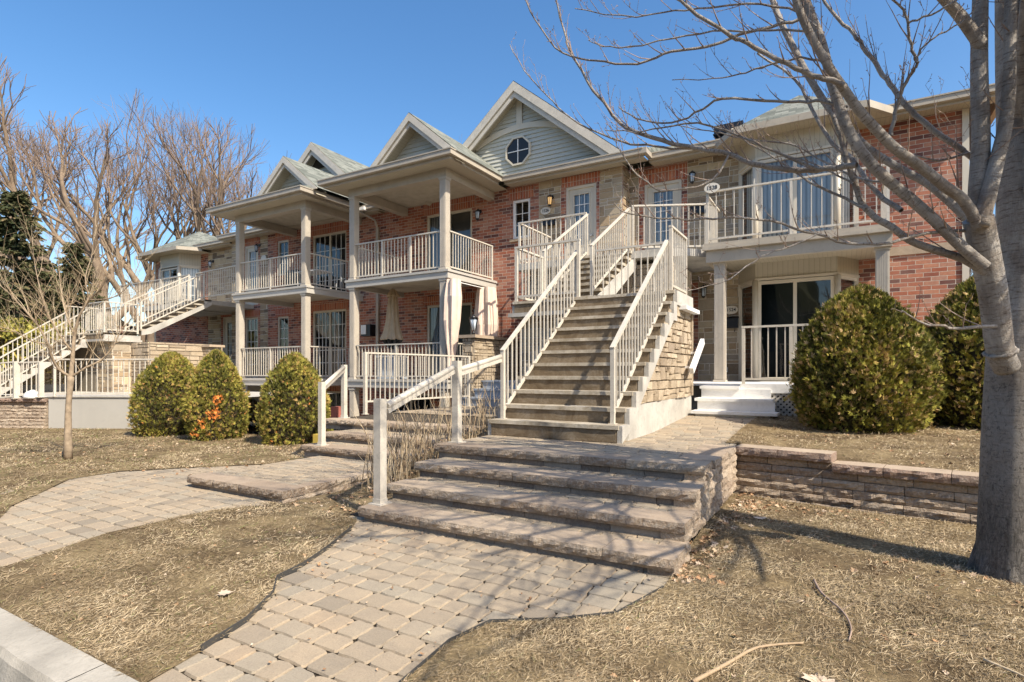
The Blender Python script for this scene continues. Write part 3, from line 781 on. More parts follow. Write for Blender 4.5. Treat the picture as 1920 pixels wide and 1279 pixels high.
# ================================================================== BUILDING
random.seed(3)
B=empty('apartment_building',(-12,13.6,-.2),'long two storey brick and stone apartment building with gabled porches','building')
YC,YR=13.6,14.08; FU,FL=2.6,-.2
HC=[(-6.343,-5.479,FU,4.92),(-7.99,-7.43,3.74,4.83),(-11.08,-9.38,FU+.02,4.85),(-11.08,-9.38,FL+.02,2.06),(-16.27,-14.58,FU+.02,4.86),(-16.27,-14.58,FL+.02,2.17),
    (-18.2,-17.57,3.6,4.9),(-18.2,-17.57,.45,2.07),(-20.17,-19.34,FU,4.92),(-20.17,-19.34,FL,2.13),(-20.1,-19.15,-2.6,-.67),(-12.6,-10.9,-2.3,-.66),(-15.7,-14.6,-2.6,-.66)]
HR=[(-4.36,-3.42,FU,4.80),(-22.37,-21.45,FL,2.3),(-4.3,-3.35,FL,1.9)]
m=MB(); wall_quads(m,-21.0,-4.77,-2.65,5.25,YC,HC,.14); wall_quads(m,-4.77,2.13,-.95,5.25,YR,[HR[0],HR[2]],.14); wall_quads(m,-27.6,-21.0,-2.65,5.25,YR,[HR[1]],.14)
m.poly([(-4.77,YC,-.95),(-4.77,YR,-.95),(-4.77,YR,5.25),(-4.77,YC,5.25)]); m.poly([(2.13,YR,-.95),(2.13,19,-.95),(2.13,19,5.25),(2.13,YR,5.25)]); m.poly([(-27.6,19,-2.65),(-27.6,YR,-2.65),(-27.6,YR,5.25),(-27.6,19,5.25)])
m.build('brick_wall',MAT['brick'],B)
# soldier courses over openings
def soldier(x0,x1,z0,z1,y):
    m=MB(); m.box(x0,x1,y-.012,y+.02,z0,z1); m.build('soldier_course',MAT['soldier'],B)
for h in HC:
    top=5.19 if h[3]>4.5 and h[0]!=-7.99 else h[3]+.27
    if h[0]==-7.99: top=5.15
    if h[3]<0: top=h[3]+.23
    soldier(h[0]-.12,h[1]+.12,h[3]+.01,top,YC)
soldier(-4.5,-3.28,4.81,5.15,YR); soldier(-22.5,-21.3,2.32,2.6,YR)
# stone facing
def stoneface(x0,x1,z0,z1,y,holes,seed,name='stone_facing'):
    m=MB(); 
    def hh(): return holes
    wall_quads(m,x0,x1,z0,z1,y-.006,holes,.004)
    m.build('mortar_bed',MAT['mortar'],B)
    ashlar(name,x0,x1,z0,z1,lambda s,t,n:(s,y-.006-n,t),MAT['stone'],B,holes,ch=.27,seed=seed,depth=.012,inset=.006)
stoneface(-7.15,-6.485,FU,5.2,YC,[],2); stoneface(-5.39,-4.775,FU,5.2,YC,[],12)
stoneface(-7.15,-4.775,-.95,FU,YC,[],3)
stoneface(-4.765,-4.5,2.2,5.2,YR,[],4); stoneface(-3.28,-2.09,2.2,5.2,YR,[],14)
stoneface(-3.02,-2.09,-.6,2.2,YR,[],5)
stoneface(.31,2.07,-.95,.80,YR,[],6)
stoneface(-21.0,-20.3,FU-.2,5.2,YC,[],7); stoneface(-19.2,-18.75,FU-.2,5.2,YC,[],17)
stoneface(-21.0,-18.75,-.9,FU-.2,YC,[(-20.3,-19.2,-.2,2.4)],8)
stoneface(-23.4,-21.05,-.9,5.2,YR,[(-22.5,-21.3,-.2,2.62)],9)
ashlar('stone_facing',YC,YR,FU,5.2,lambda s,t,n:(-4.765+n,s,t),MAT['stone'],B,ch=.27,seed=10)
for q in ((.33,2.04,YR-.07,YR,.80,.87),(-8.06,-7.36,YC-.06,YC+.05,3.66,3.735),(.84,2.04,YR-.03,YR,2.42,2.60),(-18.26,-17.5,YC-.05,YC+.05,.37,.445)): m=MB(); m.box(*q); m.build('stone_sill',MAT['cap'],B,.006)
for q in ((2.05,2.16,YR-.03,YR+.05,-.9,5.2),(-27.64,-27.55,YR-.03,YR+.05,-.9,5.2)): m=MB(); m.box(*q); m.build('corner_trim',MAT['frame'],B)
# openings
door(B,YC,*HC[0]); window(B,YC,*HC[1],bars=(2,3),fmat='white')
window(B,YC,*HC[2],kind='patio_door',panes=2,bars=None,fills=['curtain','screen']); window(B,YC,*HC[3],kind='patio_door',panes=2,bars=None,fills=['curtain','screen'])
window(B,YC,*HC[4],kind='patio_door',panes=2,bars=(3,4),fill='dark'); window(B,YC,*HC[5],kind='patio_door',panes=2,bars=(4,5),fill='dark')
window(B,YC,*HC[6],bars=(2,3)); window(B,YC,*HC[7],bars=(2,4)); door(B,YC,*HC[8]); window(B,YC,*HC[9],bars=(3,5))
window(B,YC,*HC[10],kind='basement_door',bars=(3,6),fill='dark'); window(B,YC,*HC[11],bars=(3,3),panes=2); window(B,YC,*HC[12],bars=(2,3),fill='curtain')
door(B,YR,*HR[0]); door(B,YR,*HR[1]); door(B,YR,*HR[2])
# ---- bays
def facet(p0,p1,z0,z1,fill,name='window',fw=.07,bars=None):
    p0=Vector((*p0,0));p1=Vector((*p1,0)); d=(p1-p0); L=d.length; d.normalize(); n=Vector((0,0,1)).cross(d)  # n points inwards
    P=lambda s,q,z:(p0.x+d.x*s+n.x*q,p0.y+d.y*s+n.y*q,z)
    m=MB()
    def bx(s0,s1,za,zb,q0=-.0,q1=.07): m.hexa([P(s0,q0,za),P(s1,q0,za),P(s1,q1,za),P(s0,q1,za),P(s0,q0,zb),P(s1,q0,zb),P(s1,q1,zb),P(s0,q1,zb)])
    bx(0,fw,z0,z1);bx(L-fw,L,z0,z1);bx(fw,L-fw,z1-fw,z1);bx(fw,L-fw,z0,z0+fw)
    o=m.build(name,MAT['frame'],B,.004)
    g=MB(); g.poly([P(fw,.04,z0+fw),P(L-fw,.04,z0+fw),P(L-fw,.04,z1-fw),P(fw,.04,z1-fw)]); g.build('pane',MAT['glass'],o)
    g=MB(); q=.14 if fill!='dark' else .3; g.poly([P(fw-.02,q,z0),P(L-fw+.02,q,z0),P(L-fw+.02,q,z1),P(fw-.02,q,z1)]); g.build('blinds' if fill=='blinds' else 'dark_room',MAT[fill],o)
    if bars:
        m=MB()
        for i in range(1,bars[0]): s_=fw+(L-2*fw)*i/bars[0]; bx(s_-.01,s_+.01,z0+fw,z1-fw,.025,.038)
        for i in range(1,bars[1]): z_=z0+(z1-z0)*i/bars[1]; bx(fw,L-fw,z_-.01,z_+.01,.0245,.0375)
        m.build('glazing_bar',MAT['white'],o)
def bay(pl,z0,z1,zd,fill,sill=0,sbars=None):
    (a,b,c,d)=pl
    # boarded frieze
    m=MB()
    for p,q in ((a,b),(b,c),(c,d)): m.poly([(p[0],p[1],zd),(q[0],q[1],zd),(q[0],q[1],z1),(p[0],p[1],z1)])
    m.poly([(a[0],a[1],zd),(d[0],d[1],zd),(c[0],c[1],zd),(b[0],b[1],zd)])
    m.build('board_panel',MAT['board'],B)
    m=MB()
    for p in (b,c): m.tube([(p[0],p[1],z0),(p[0],p[1],zd)],.065,8)
    for p,q in ((a,b),(b,c),(c,d)): m.beam((p[0],p[1]-.012,zd+.02),(q[0],q[1]-.012,zd+.02),.04,.05)
    m.beam((a[0]+.04,a[1]-.02,z0),(a[0]+.04,a[1]-.02,zd),.08,.08); m.beam((d[0]-.04,d[1]-.02,z0),(d[0]-.04,d[1]-.02,zd),.08,.08)
    m.build('bay_trim',MAT['frame'],B)
    facet(a,b,z0+sill,zd,fill,bars=sbars); facet(c,d,z0+sill,zd,fill,bars=sbars)
    return
pl=[(-2.09,YR),(-1.65,13.4),(-.08,13.4),(.31,YR)]
bay(pl,FL+.02,2.46,2.02,'dark'); window(B,13.36,-1.6,-.13,FL+.02,2.0,kind='patio_door',panes=2,bars=None,fills=['dark','dark'])
bay(pl,FU+.02,5.2,4.68,'blinds'); window(B,13.36,-1.6,-.13,FU+.02,4.66,kind='patio_door',panes=2,bars=None,fills=['blinds','blinds'])
pr_=[(-26.35,YR),(-25.9,13.4),(-24.4,13.4),(-23.95,YR)]
bay(pr_,FU-.1,5.1,4.55,'blinds',sbars=(2,5)); window(B,13.36,-25.8,-24.5,FU,4.5,kind='patio_door',panes=2,bars=(1,6),fills=['blinds','dark'])
# ---- eaves and roofs
EZ=5.37
def eave(x0,x1,y,yw,z=EZ,endl=False,endr=False):
    m=MB(); m.box(x0,x1,y,y+.11,z-.14,z); m.box(x0-.01,x1+.01,y-.018,y,z-.03,z-.002); m.box(x0,x1,y+.112,y+.13,z-.2,z-.02)
    m.build('gutter',MAT['trim'],B,.008)
    m=MB(); m.poly([(x0,y+.13,z-.19),(x0,yw,z-.16),(x1,yw,z-.16),(x1,y+.13,z-.19)]); m.build('soffit',MAT['soffit'],B)
eave(-21.2,-12.7,13.08,YC); eave(-8.02,-4.1,13.08,YC); eave(-4.1,2.62,13.52,YR); eave(-28.1,-21.2,13.52,YR)
for q in ((-4.1,-4.0,13.08,13.54,EZ-.14,EZ-.003),(2.62,2.72,13.5,19,EZ-.14,EZ),(-28.2,-28.1,13.5,19,EZ-.14,EZ)): m=MB(); m.box(*q); m.build('gutter',MAT['trim'],B,.006)
m=MB(); P=.36
for x0,x1,y in ((-21.2,-4.0,13.1),(-4.0,2.72,13.54),(-28.2,-21.2,13.54)):
    z2=EZ-.02+P*(19-y); m.poly([(x0,y,EZ-.02),(x1,y,EZ-.02),(x1,19,z2),(x0,19,z2)]); 
m.poly([(-28.2,24.5,EZ),(-28.2,19,EZ+1.95),(2.72,19,EZ+1.95),(2.72,24.5,EZ)]); m.poly([(-4.0,13.1,EZ-.02),(-4.0,13.54,EZ-.02),(-4.0,19,EZ+1.95),(-4.0,19,EZ+2.1)])
m.build('roof',MAT['shingle'],B)
m=MB(); m.poly([(2.66,13.5,EZ-.05),(2.66,24.5,EZ-.05),(2.66,19,EZ+1.95)]); m.poly([(-28.15,13.5,EZ-.05),(-28.15,19,EZ+1.95),(-28.15,24.5,EZ-.05)]); m.poly([(2.13,24,-1),(-27.6,24,-2.6),(-27.6,24,5.3),(2.13,24,5.3)]); m.build('gable_end',MAT['siding'],B)
def lap(name,tri,y,par,seed=0):
    """lap siding over a convex polygon (x,z) on plane y"""
    m=MB(); zs=[p[1] for p in tri]; z=min(zs); h=.115
    if sum(tri[i][0]*tri[(i+1)%len(tri)][1]-tri[(i+1)%len(tri)][0]*tri[i][1] for i in range(len(tri)))<0: tri=tri[::-1]
    while z<max(zs):
        p=clip(clip(tri,0,-1,-z),0,1,z+h)
        if len(p)>2:
            m.poly([(a,y-.028*(1-(b-z)/h),b) for a,b in p],.5)
            lo=[a for a,b in p if b<z+.001]
            if len(lo)>1: m.poly([(min(lo),y,z),(max(lo),y,z),(max(lo),y-.028,z),(min(lo),y-.028,z)],.5)
        z+=h
    return m.build(name,MAT['siding'],par)
def gable(xr,zr,half,zf,yb,yw,yback,wide=.17,vent=False):
    sl=(zr-zf)/half; L=math.hypot(half,zr-zf); nx,nz=(zr-zf)/L,half/L
    roofm=MB(); th=.05
    for s in(-1,1):
        e=1.04; f=(xr+s*half*e,zf-(e-1)*(zr-zf))
        pts=[(xr,yb,zr),(f[0],yb,f[1]),(f[0],yback,f[1]),(xr,yback,zr)]
        if s<0: pts=pts[::-1]
        roofm.poly(pts)
    o=roofm.build('gable_roof',MAT['shingle'],B)
    m=MB()
    for s in(-1,1):
        # sheathing edge, outer and inner barge boards
        a=Vector((xr,0,zr-.02)); b=Vector((xr+s*half*1.03,0,zf-.02-(.03)*(zr-zf)))
        n=Vector((-s*nx*1,0,-nz)) 
        def board(y0,y1,o0,o1):
            q=[a+n*0+Vector((0,y0,-o0/nz)),b+Vector((0,y0,-o0/nz)),b+Vector((0,y0,-o1/nz)),a+Vector((0,y0,-o1/nz))]
            k_=clip([(v.x,v.z) for v in q],0,-1,-(EZ+.004))
            if len(k_)>2: m.prism([(v[0],y0,v[1]) for v in k_],(0,y1-y0,0))
        board(yb-.012,yb+.03,0,wide); board(yb+.035,yb+.08,wide*.72,wide*1.62)
    m.build('barge_board',MAT['rail'],B)
    m=MB()
    for s in(-1,1):
        o=wide*1.05/nz
        pts=[(xr,yb+.05,zr-.03-o),(xr,yw,zr-.03-o),(xr+s*half,yw,zf-.03-o),(xr+s*half,yb+.05,zf-.03-o)]
        if s<0: pts=pts[::-1]
        m.poly(pts)
    m.build('rake_soffit',MAT['soffit2'],B)
    tri=[(xr-half,zf-.08),(xr+half,zf-.08),(xr,zr-.08)]
    lap('gable_siding',tri,yw,B)
# main gable with arch and post
gable(-7.78,8.02,3.16,5.42,13.28,13.66,20.5,.20)
m=MB(); n=16; pts=[(-7.78-1.45+3.2*i/n) for i in range(n+1)]
zt=lambda x:6.95-.15*(x+7.78)**2
m.prism([(x,13.60,zt(x)) for x in pts]+[(x,13.60,zt(x)-.16) for x in pts[::-1]],(0,.03,0)); m.box(-7.87,-7.69,13.595,13.63,6.93,7.72)
m.build('arched_brace',MAT['frame'],B)
def octagon(cx,cz,r,y):
    m=MB(); a=[(cx+r*math.cos(math.pi*(k+.5)/4),cz+r*math.sin(math.pi*(k+.5)/4)) for k in range(8)]; b=[(cx+(r-.05)*math.cos(math.pi*(k+.5)/4),cz+(r-.05)*math.sin(math.pi*(k+.5)/4)) for k in range(8)]
    for k in range(8):
        j=(k+1)%8; m.prism([(a[k][0],y-.05,a[k][1]),(a[j][0],y-.05,a[j][1]),(b[j][0],y-.05,b[j][1]),(b[k][0],y-.05,b[k][1])],(0,.06,0))
    o=m.build('octagonal_window',MAT['frame'],B,.003)
    g=MB(); g.poly([(p[0],y-.02,p[1]) for p in b]); g.build('pane',MAT['black'],o)
    g=MB(); g.box(cx-.011,cx+.011,y-.038,y-.024,cz-r+.1,cz+r-.1); g.box(cx-r+.1,cx+r-.1,y-.0385,y-.0245,cz-.011,cz+.011); g.build('glazing_bar',MAT['white'],o)
octagon(-7.82,6.20,.43,13.63)
gable(-15.98,8.05,3.16,5.45,13.28,13.66,20.5,.20)
m=MB(); m.poly([(-16.4,13.6,7.2),(-15.5,13.6,7.2),(-15.95,13.6,7.7)]); m.build('gable_vent',MAT['core'],B)
# ---- porches
def porch(x0,x1,px0,px1,xr,yg,zf,grp,lower_bottom):
    y0=10.75; z=EZ
    m=MB()
    for a,b,c,d in ((x0,x1,y0,y0+.11),):
        m.box(a,b,c,d,z-.14,z); m.box(a-.02,b+.02,c-.018,c,z-.03,z-.002)
    m.box(x1-.11,x1,y0+.112,13.1,z-.14,z-.001); m.box(x1,x1+.018,y0,13.1,z-.03,z-.003); m.box(x0,x0+.11,y0+.112,13.1,z-.14,z-.001)
    m.box(x0+.115,x1-.115,y0+.115,y0+.135,z-.21,z-.03); m.box(x1-.135,x1-.115,y0+.137,13.1,z-.21,z-.03); m.box(x0+.115,x0+.135,y0+.137,13.1,z-.21,z-.03)
    m.build('gutter',MAT['trim'],B,.008)
    by0,by1=11.32,11.54; zb=4.95; zs=z-.2
    m=MB(); m.poly([(x0+.13,y0+.13,zs),(px0-.1,by0,zs),(px1+.1,by0,zs),(x1-.13,y0+.13,zs)]); m.build('soffit',MAT['soffit'],B)
    m=MB(); m.poly([(x1-.13,y0+.13,zs),(px1+.1,by0,zs),(px1+.1,YC,zs),(x1-.13,YC,zs)]); m.build('soffit',MAT['soffit2'],B); m=MB(); m.poly([(x0+.13,y0+.13,zs),(x0+.13,YC,zs),(px0-.1,YC,zs),(px0-.1,by0,zs)]); m.build('soffit',MAT['soffit2'],B)
    m=MB(); m.poly([(px0-.1,by0,zs+.03),(px0-.1,YC,zs+.03),(px1+.1,YC,zs+.03),(px1+.1,by0,zs+.03)]); m.build('porch_ceiling',MAT['ceiling'],B)
    m=MB(); m.box(px0-.12,px1+.12,by0,by1,zb,zs+.02); m.box(px1-.1,px1+.12,by1+.003,YC,zb,zs+.02); m.box(px0-.12,px0+.1,by1+.003,YC,zb,zs+.02); m.build('beam',MAT['trim'],B,.006)
    for px in(px0,px1):
        m=MB(); q=.095; yy=11.43
        def pst(za,zc):
            m.box(px-q,px+q,yy-q,yy+q,za,zc); m.box(px-q-.02,px+q+.02,yy-q-.02,yy+q+.02,zc-.06,zc-.001); m.box(px-q-.02,px+q+.02,yy-q-.02,yy+q+.02,za+.001,za+.05)
            for k in(-1.5,-.5,.5,1.5): m.box(px+k*.042-.009,px+k*.042+.009,yy-q-.008,yy-q,za+.08,zc-.09); m.box(px+q,px+q+.008,yy+k*.042-.009,yy+k*.042+.009,za+.08,zc-.09)
        pst(FU,zb); m.build('upper_porch_post',MAT['post'],B,.004)
        m=MB(); pst(FL,FU-.22); m.build('lower_porch_post',MAT['post'],B,.004)
        m=MB(); pst(-2.65,FL-.24); m.build('basement_post',MAT['post'],B,.004)
    for zt in(FU,FL):
        m=MB(); m.box(px0-.22,px1+.22,11.27,YC-.003,zt-.06,zt); m.box(px0-.19,px1+.19,11.30,11.42,zt-.22,zt-.061); m.box(px1+.07,px1+.19,11.423,YC-.003,zt-.22,zt-.061); m.box(px0-.19,px0-.07,11.423,YC-.003,zt-.22,zt-.061)
        m.build('balcony_edge',MAT['slab'],B,.006)
        m=MB(); m.poly([(px0-.1,11.42,zt-.075),(px0-.1,YC,zt-.075),(px1+.1,YC,zt-.075),(px1+.1,11.42,zt-.075)]); m.build('balcony_underside',MAT['ceiling'],B)
    # roof: gable plus low hip to the left
    half=1.45
    gable(xr,6.62,half,zf,yg,yg+.42,15.5,.15)
    m=MB(); a=xr-half
    m.poly([(x0,y0+.02,z-.01),(a+.1,y0+.02,z-.01),(a+.1,15.5,z+1.6),(x0+1.2,15.5,z+1.6)]); m.poly([(x0,15.5,z-.01),(x0,y0+.02,z-.01),(x0+1.2,15.5,z+1.6)])
    m.poly([(xr,yg,z-.0),(x1,y0+.02,z-.01),(x1,yg+.02,z-.01)]); m.poly([(a+.05,y0+.02,z-.01),(x1,y0+.02,z-.01),(x1-.07,yg+.45,z+.07),(a+.05,yg+.45,z+.12)])
    m.poly([(x1,y0+.02,z-.01),(x1,15.5,z-.01),(x1-.3,15.5,z+.25),(x1-.3,yg+.3,z+.25)])
    m.build('porch_roof',MAT['shingle'],B)
porch(-12.66,-8.03,-11.93,-8.72,-9.5,10.95,5.40,'',0)
porch(-18.0,-13.38,-17.2,-13.97,-14.72,11.2,5.46,'',0)
# right balcony
m=MB(); m.box(-2.42,.80,11.75,YR-.003,2.53,FU); m.box(-2.38,.76,11.80,11.9,2.22,2.528); m.box(-2.38,-2.28,11.903,YR,2.22,2.528); m.box(.66,.76,11.903,YR,2.22,2.528); m.box(-2.44,.82,11.72,11.8,2.46,2.527)
m.build('balcony_edge',MAT['trim'],B,.008)
m=MB(); m.poly([(-2.3,11.9,2.40),(-2.3,YR,2.40),(.7,YR,2.40),(.7,11.9,2.40)]); m.build('balcony_soffit',MAT['soffit'],B)
def fluted(px,py,za,zb,q=.10):
    m=MB(); m.box(px-q,px+q,py-q,py+q,za,zb)
    for k in range(-3,4): m.box(px+k*.026-.008,px+k*.026+.008,py-q-.010,py-q,za+.06,zb-.06); m.box(px+q,px+q+.01,py+k*.026-.008,py+k*.026+.008,za+.06,zb-.06)
    m.box(px-q-.02,px+q+.02,py-q-.02,py+q+.02,za+.001,za+.045); m.box(px-q-.02,px+q+.02,py-q-.02,py+q+.02,zb-.05,zb-.001)
    m.build('fluted_column',MAT['post'],B,.003)
fluted(-2.14,12.0,FL,2.22); fluted(.62,12.0,-.5,2.22)
# deck with steps and lattice
m=MB()
for k in range(12): yy=10.35+k*.31; m.box(-3.2,.75,yy,yy+.302,FL-.04,FL)
m.build('deck_boards',MAT['white'],B,.003)
m=MB(); m.box(-1.46,.75,10.0,10.345,FL-.045,FL-.002); m.box(-1.46,.75,9.97,9.998,FL-.14,FL-.003); m.box(-2.1,-1.465,9.9,10.34,-.28,-.235); m.build('deck_edge',MAT['white'],B,.004)
# lattice panel
m=MB(); X0,X1,Z0,Z1,yy=-1.42,.72,-.86,-.345,9.99
def seg(c,s,y):
    # line z = Z0 + s*(x-c) clipped to the panel
    pts=[]
    for x in (X0,X1):
        z=Z0+s*(x-c)
        if Z0<=z<=Z1: pts.append((x,z))
    for z in (Z0,Z1):
        x=c+(z-Z0)/s
        if X0<x<X1: pts.append((x,z))
    if len(pts)>=2:
        a,b=pts[0],pts[1]
        if math.dist(a,b)>.03: m.beam((a[0],y,a[1]),(b[0],y,b[1]),.008,.036,up=(0,-1,0)) if False else m.beam((a[0],y,a[1]),(b[0],y,b[1]),.007,.034,up=(0,0,1))
k=X0-1
while k<X1+1: seg(k,1,yy); seg(k,-1,yy+.008); k+=.085
m.box(X0-.03,X1+.03,yy-.012,yy-.004,Z1-.005,Z1+.04); m.build('lattice_skirt',MAT['rail'],B)
m=MB(); m.poly([(X0,10.5,-.95),(X1,10.5,-.95),(X1,10.5,-.2),(X0,10.5,-.2)]); m.build('deck_shadow_board',MAT['core'],B)  # dark sheet standing in for the shade under the deck
S=empty('wooden_steps',(-1.7,9.7,-.70),'three white painted wooden steps with open sides up to the right porch','steps')
for (ya,yb,z,x1) in ((9.32,9.68,-.625,-.84),(9.60,9.98,-.43,-.93)):
    m=MB(); m.box(-2.12,x1,ya,yb,z-.045,z); m.build('step',MAT['white'],S,.004)
    m=MB(); m.box(-2.08,x1-.06,yb-.04,yb-.01,z+.001,z+.15); m.build('riser',MAT['white'],S)
m=MB(); m.box(-2.06,-.95,9.40,9.44,-.71,-.671); m.build('stringer',MAT['white'],S)
# downspouts
m=MB(); m.tube([(-13.42,12.9,5.18),(-13.35,13.25,5.12),(-13.1,13.45,4.95),(-13.06,13.52,4.7)],.04,6); m.box(-13.11,-13.01,13.49,13.56,-.6,4.72); m.build('downspout',MAT['trim'],B)
m=MB(); m.box(-13.55,-13.15,13.0,13.15,5.2,5.3); m.build('flashing',MAT['white'],B)
# attic vent and bay roofs
m=MB(); m.box(-2.6,-2.1,14.3,14.75,5.6,5.75); m.box(-2.68,-2.02,14.22,14.83,5.80,5.98); m.box(-2.7,-2.0,14.2,14.85,5.76,5.785); m.build('roof_vent',MAT['black'],B)
def bayroof(xa,xb,yf,za,xm,ym,zm,ch=.75):
    pts=[(xa,13.7,za),(xa+ch*.7,yf,za),(xb-ch*.7,yf,za),(xb,13.7,za)]
    m=MB()
    for p,q in zip(pts,pts[1:]): m.poly([p,q,(xm,ym,zm)])
    m.poly([(xb,13.7,za),(xb-.2,15.6,za+.55),(xm,ym,zm)]); m.poly([(xa+.2,15.6,za+.55),(xa,13.7,za),(xm,ym,zm)])
    m.build('bay_roof',MAT['shingle'],B)
    m=MB()
    for p,q in zip(pts,pts[1:]): m.beam((p[0],p[1],za-.06),(q[0],q[1],za-.06),.1,.14)
    m.build('gutter',MAT['trim'],B)
    m=MB(); m.poly([(p[0],p[1]+.02,za-.12) for p in pts[::-1]]+[(xa,YR,za-.12),(xb,YR,za-.12)]); m.build('soffit',MAT['soffit'],B)
bayroof(-2.55,.95,12.95,5.30,-.85,14.4,6.35)
bayroof(-27.2,-23.2,12.95,5.22,-25.0,14.6,6.35)
# porch-level floor in front of the lower doors and pier wall
m=MB(); m.box(-7.3,-2.2,12.3,14.0,-.95,FL-.004); m.box(-3.2,-2.15,11.9,14.05,-.9,FL-.05); m.build('entry_slab',MAT['concrete'],B)
m=MB(); m.box(-27.6,-17.5,11.9,14.0,-.9,FL-.004); m.build('entry_slab',MAT['concrete'],B)

# ================================================================== CONCRETE STAIRS
RI=.184; TR=.25; G0=-.789; LZ=G0+11*RI; XL,XR_=-3.93,-2.15; Y0=6.03
def staircase(fx,label,glabel,right_flank=True):
    """fx maps the built x to the place it stands (identity, or mirrored)"""
    mir=fx(1)-fx(0)<0
    root=empty('concrete_staircase',(fx(-3.3),Y0,G0),label,'staircase')
    def bx(m,x0,x1,*r): a,b=sorted((fx(x0),fx(x1))); m.box(a,b,*r)
    L0=-3.90
    for i in range(11):
        z=G0+(i+1)*RI; y=Y0+i*TR; yb=y+TR+.05 if i<10 else 9.54
        m=MB(); x0=L0 if i<10 else -4.98
        if i==10: y=8.47
        # nosing slab with a slightly worn edge
        nx=14
        for k in range(nx):
            a=x0+(-2.17-x0)*k/nx; b=x0+(-2.17-x0)*(k+1)/nx
            w=lambda t:.008*noise.noise(Vector((t*7,i*3.1,0)))
            A,Bx=(a,b) if not mir else (b,a)
            c=[(fx(A),y+w(A),z-.046),(fx(Bx),y+w(Bx),z-.046),(fx(Bx),yb,z-.046),(fx(A),yb,z-.046),(fx(A),y+w(A)*.6+.004,z),(fx(Bx),y+w(Bx)*.6+.004,z),(fx(Bx),yb,z+.001),(fx(A),yb,z+.001)]
            m.poly([c[0],c[1],c[5],c[4]],.5); m.poly([c[4],c[5],c[6],c[7]],.5); m.poly([c[1],c[0],c[3],c[2]],.5)
            if k==0: m.poly([c[0],c[4],c[7],c[3]],.5)
            if k==nx-1: m.poly([c[1],c[2],c[6],c[5]],.5)
        st=m.build('step' if i<10 else 'landing',MAT['stair'],root)
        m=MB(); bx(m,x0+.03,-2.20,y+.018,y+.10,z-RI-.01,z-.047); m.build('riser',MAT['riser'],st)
    # saw-toothed side bands
    for xs_,xe in ((-2.19,-2.13),(L0-.03,L0+.03)):
        m=MB()
        for i in range(11):
            z=G0+(i+1)*RI; y=Y0+i*TR+.03 if i<10 else 8.50; ye=y+TR if i<10 else 9.54
            q_=.10 if not mir else .09
            zb=(max(z-RI-q_,G0-.02) if i<10 else z-.22)
            if i==9: ye=8.50
            zb1=(max(z-q_,G0-.02) if i<9 else zb)
            a,b=sorted((fx(xs_),fx(xe)))
            m.prism([(a,y,zb),(a,ye,zb1 if i<10 else zb),(a,ye,z-.004),(a,y,z-.004)],(b-a,0,0),.5)
        m.build('side_band',MAT['concrete'],root)
    # body core
    m=MB(); a,b=sorted((fx(L0+.06),fx(-2.21))); m.prism([(a,6.3,G0-.1),(a,9.5,G0-.1),(a,9.5,LZ-.12),(a,8.7,LZ-.12)] if not mir else [(a,8.75,G0-.1),(a,9.5,G0-.1),(a,9.5,LZ-.12),(a,8.75,LZ-.12)],(b-a,0,0)); m.build('core',MAT['mortar_dark'],root)
    # stone flank on the open side
    s=1 if not mir else -1
    reg=[(6.72,-.40),(9.55,-.40),(9.55,LZ-.20),(8.42,LZ-.20)]
    ashlar('split_stone_flank',6.6,9.55,-.40,LZ-.2,lambda u,v,n:(fx(-2.20+n),u,v),MAT['stone_warm'],root,region=reg,depth=.045,ch=.20,seed=21,jit=.014,gap=.003,small=.62,inset=.016)
    m=MB(); a,b=sorted((fx(-2.215),fx(-2.17))); m.prism([(a,6.35,G0-.06),(a,9.60,G0-.06),(a,9.60,-.385),(a,6.62,-.405)],(b-a,0,0)); m.build('footing',MAT['ramp'] if False else MAT['concrete'],root)
    m=MB(); bx(m,-2.21,-2.14,9.552,9.60,-.385,LZ-.1); m.build('corner_stone',MAT['stone_warm'],root)
    # landing wing to the left and slab edges
    m=MB(); bx(m,-5.0,L0-.02,8.50,9.54,LZ-.2,LZ-.063); bx(m,-5.06,L0-.04,8.44,9.56,LZ-.27,LZ-.205); m.build('landing_edge',MAT['concrete'],root,.006)
    m=MB(); bx(m,-2.20,-2.04,8.72,9.62,LZ-.27,LZ-.21); m.build('white_cap',MAT['white'],root,.006)
    m=MB(); bx(m,-4.95,L0-.05,8.75,9.5,-.82,LZ-.27); m.build('landing_wall',MAT['mortar'],root)
    ashlar('landing_stone',-4.95,L0-.05,-.8,LZ-.28,lambda u,v,n:(fx(u),8.75-n,v),MAT['stone'],root,ch=.25,seed=31)
    if mir: ashlar('landing_stone',8.75,9.5,-.8,LZ-.28,lambda u,v,n:(fx(-4.95-n),u,v),MAT['stone'],root,ch=.25,seed=35)
    # upper flight
    UZ=FU; n=8; r2=(UZ-LZ)/n; t2_=.292
    for i in range(n):
        z=LZ+(i+1)*r2; y=9.54+i*t2_; yb=y+t2_+.04 if i<n-1 else 11.9
        m=MB(); bx(m,-5.0,-3.88,y,yb,z-.055,z); st=m.build('step',MAT['stair'],root,.008)
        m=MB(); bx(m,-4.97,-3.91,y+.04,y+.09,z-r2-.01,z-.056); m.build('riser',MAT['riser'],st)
    for xa in (-3.90,-5.03):
        m=MB(); a,b=sorted((fx(xa),fx(xa+.05))); e_=.0 if not mir else .13; m.prism([(a,9.56,LZ-.1+e_*.5),(a,9.85,LZ-.1+e_),(a,11.9,UZ-.32+e_),(a,11.9,UZ-.06),(a,9.56,LZ+r2-.07)],(b-a,0,0)); m.build('stringer',MAT['concrete'],root)
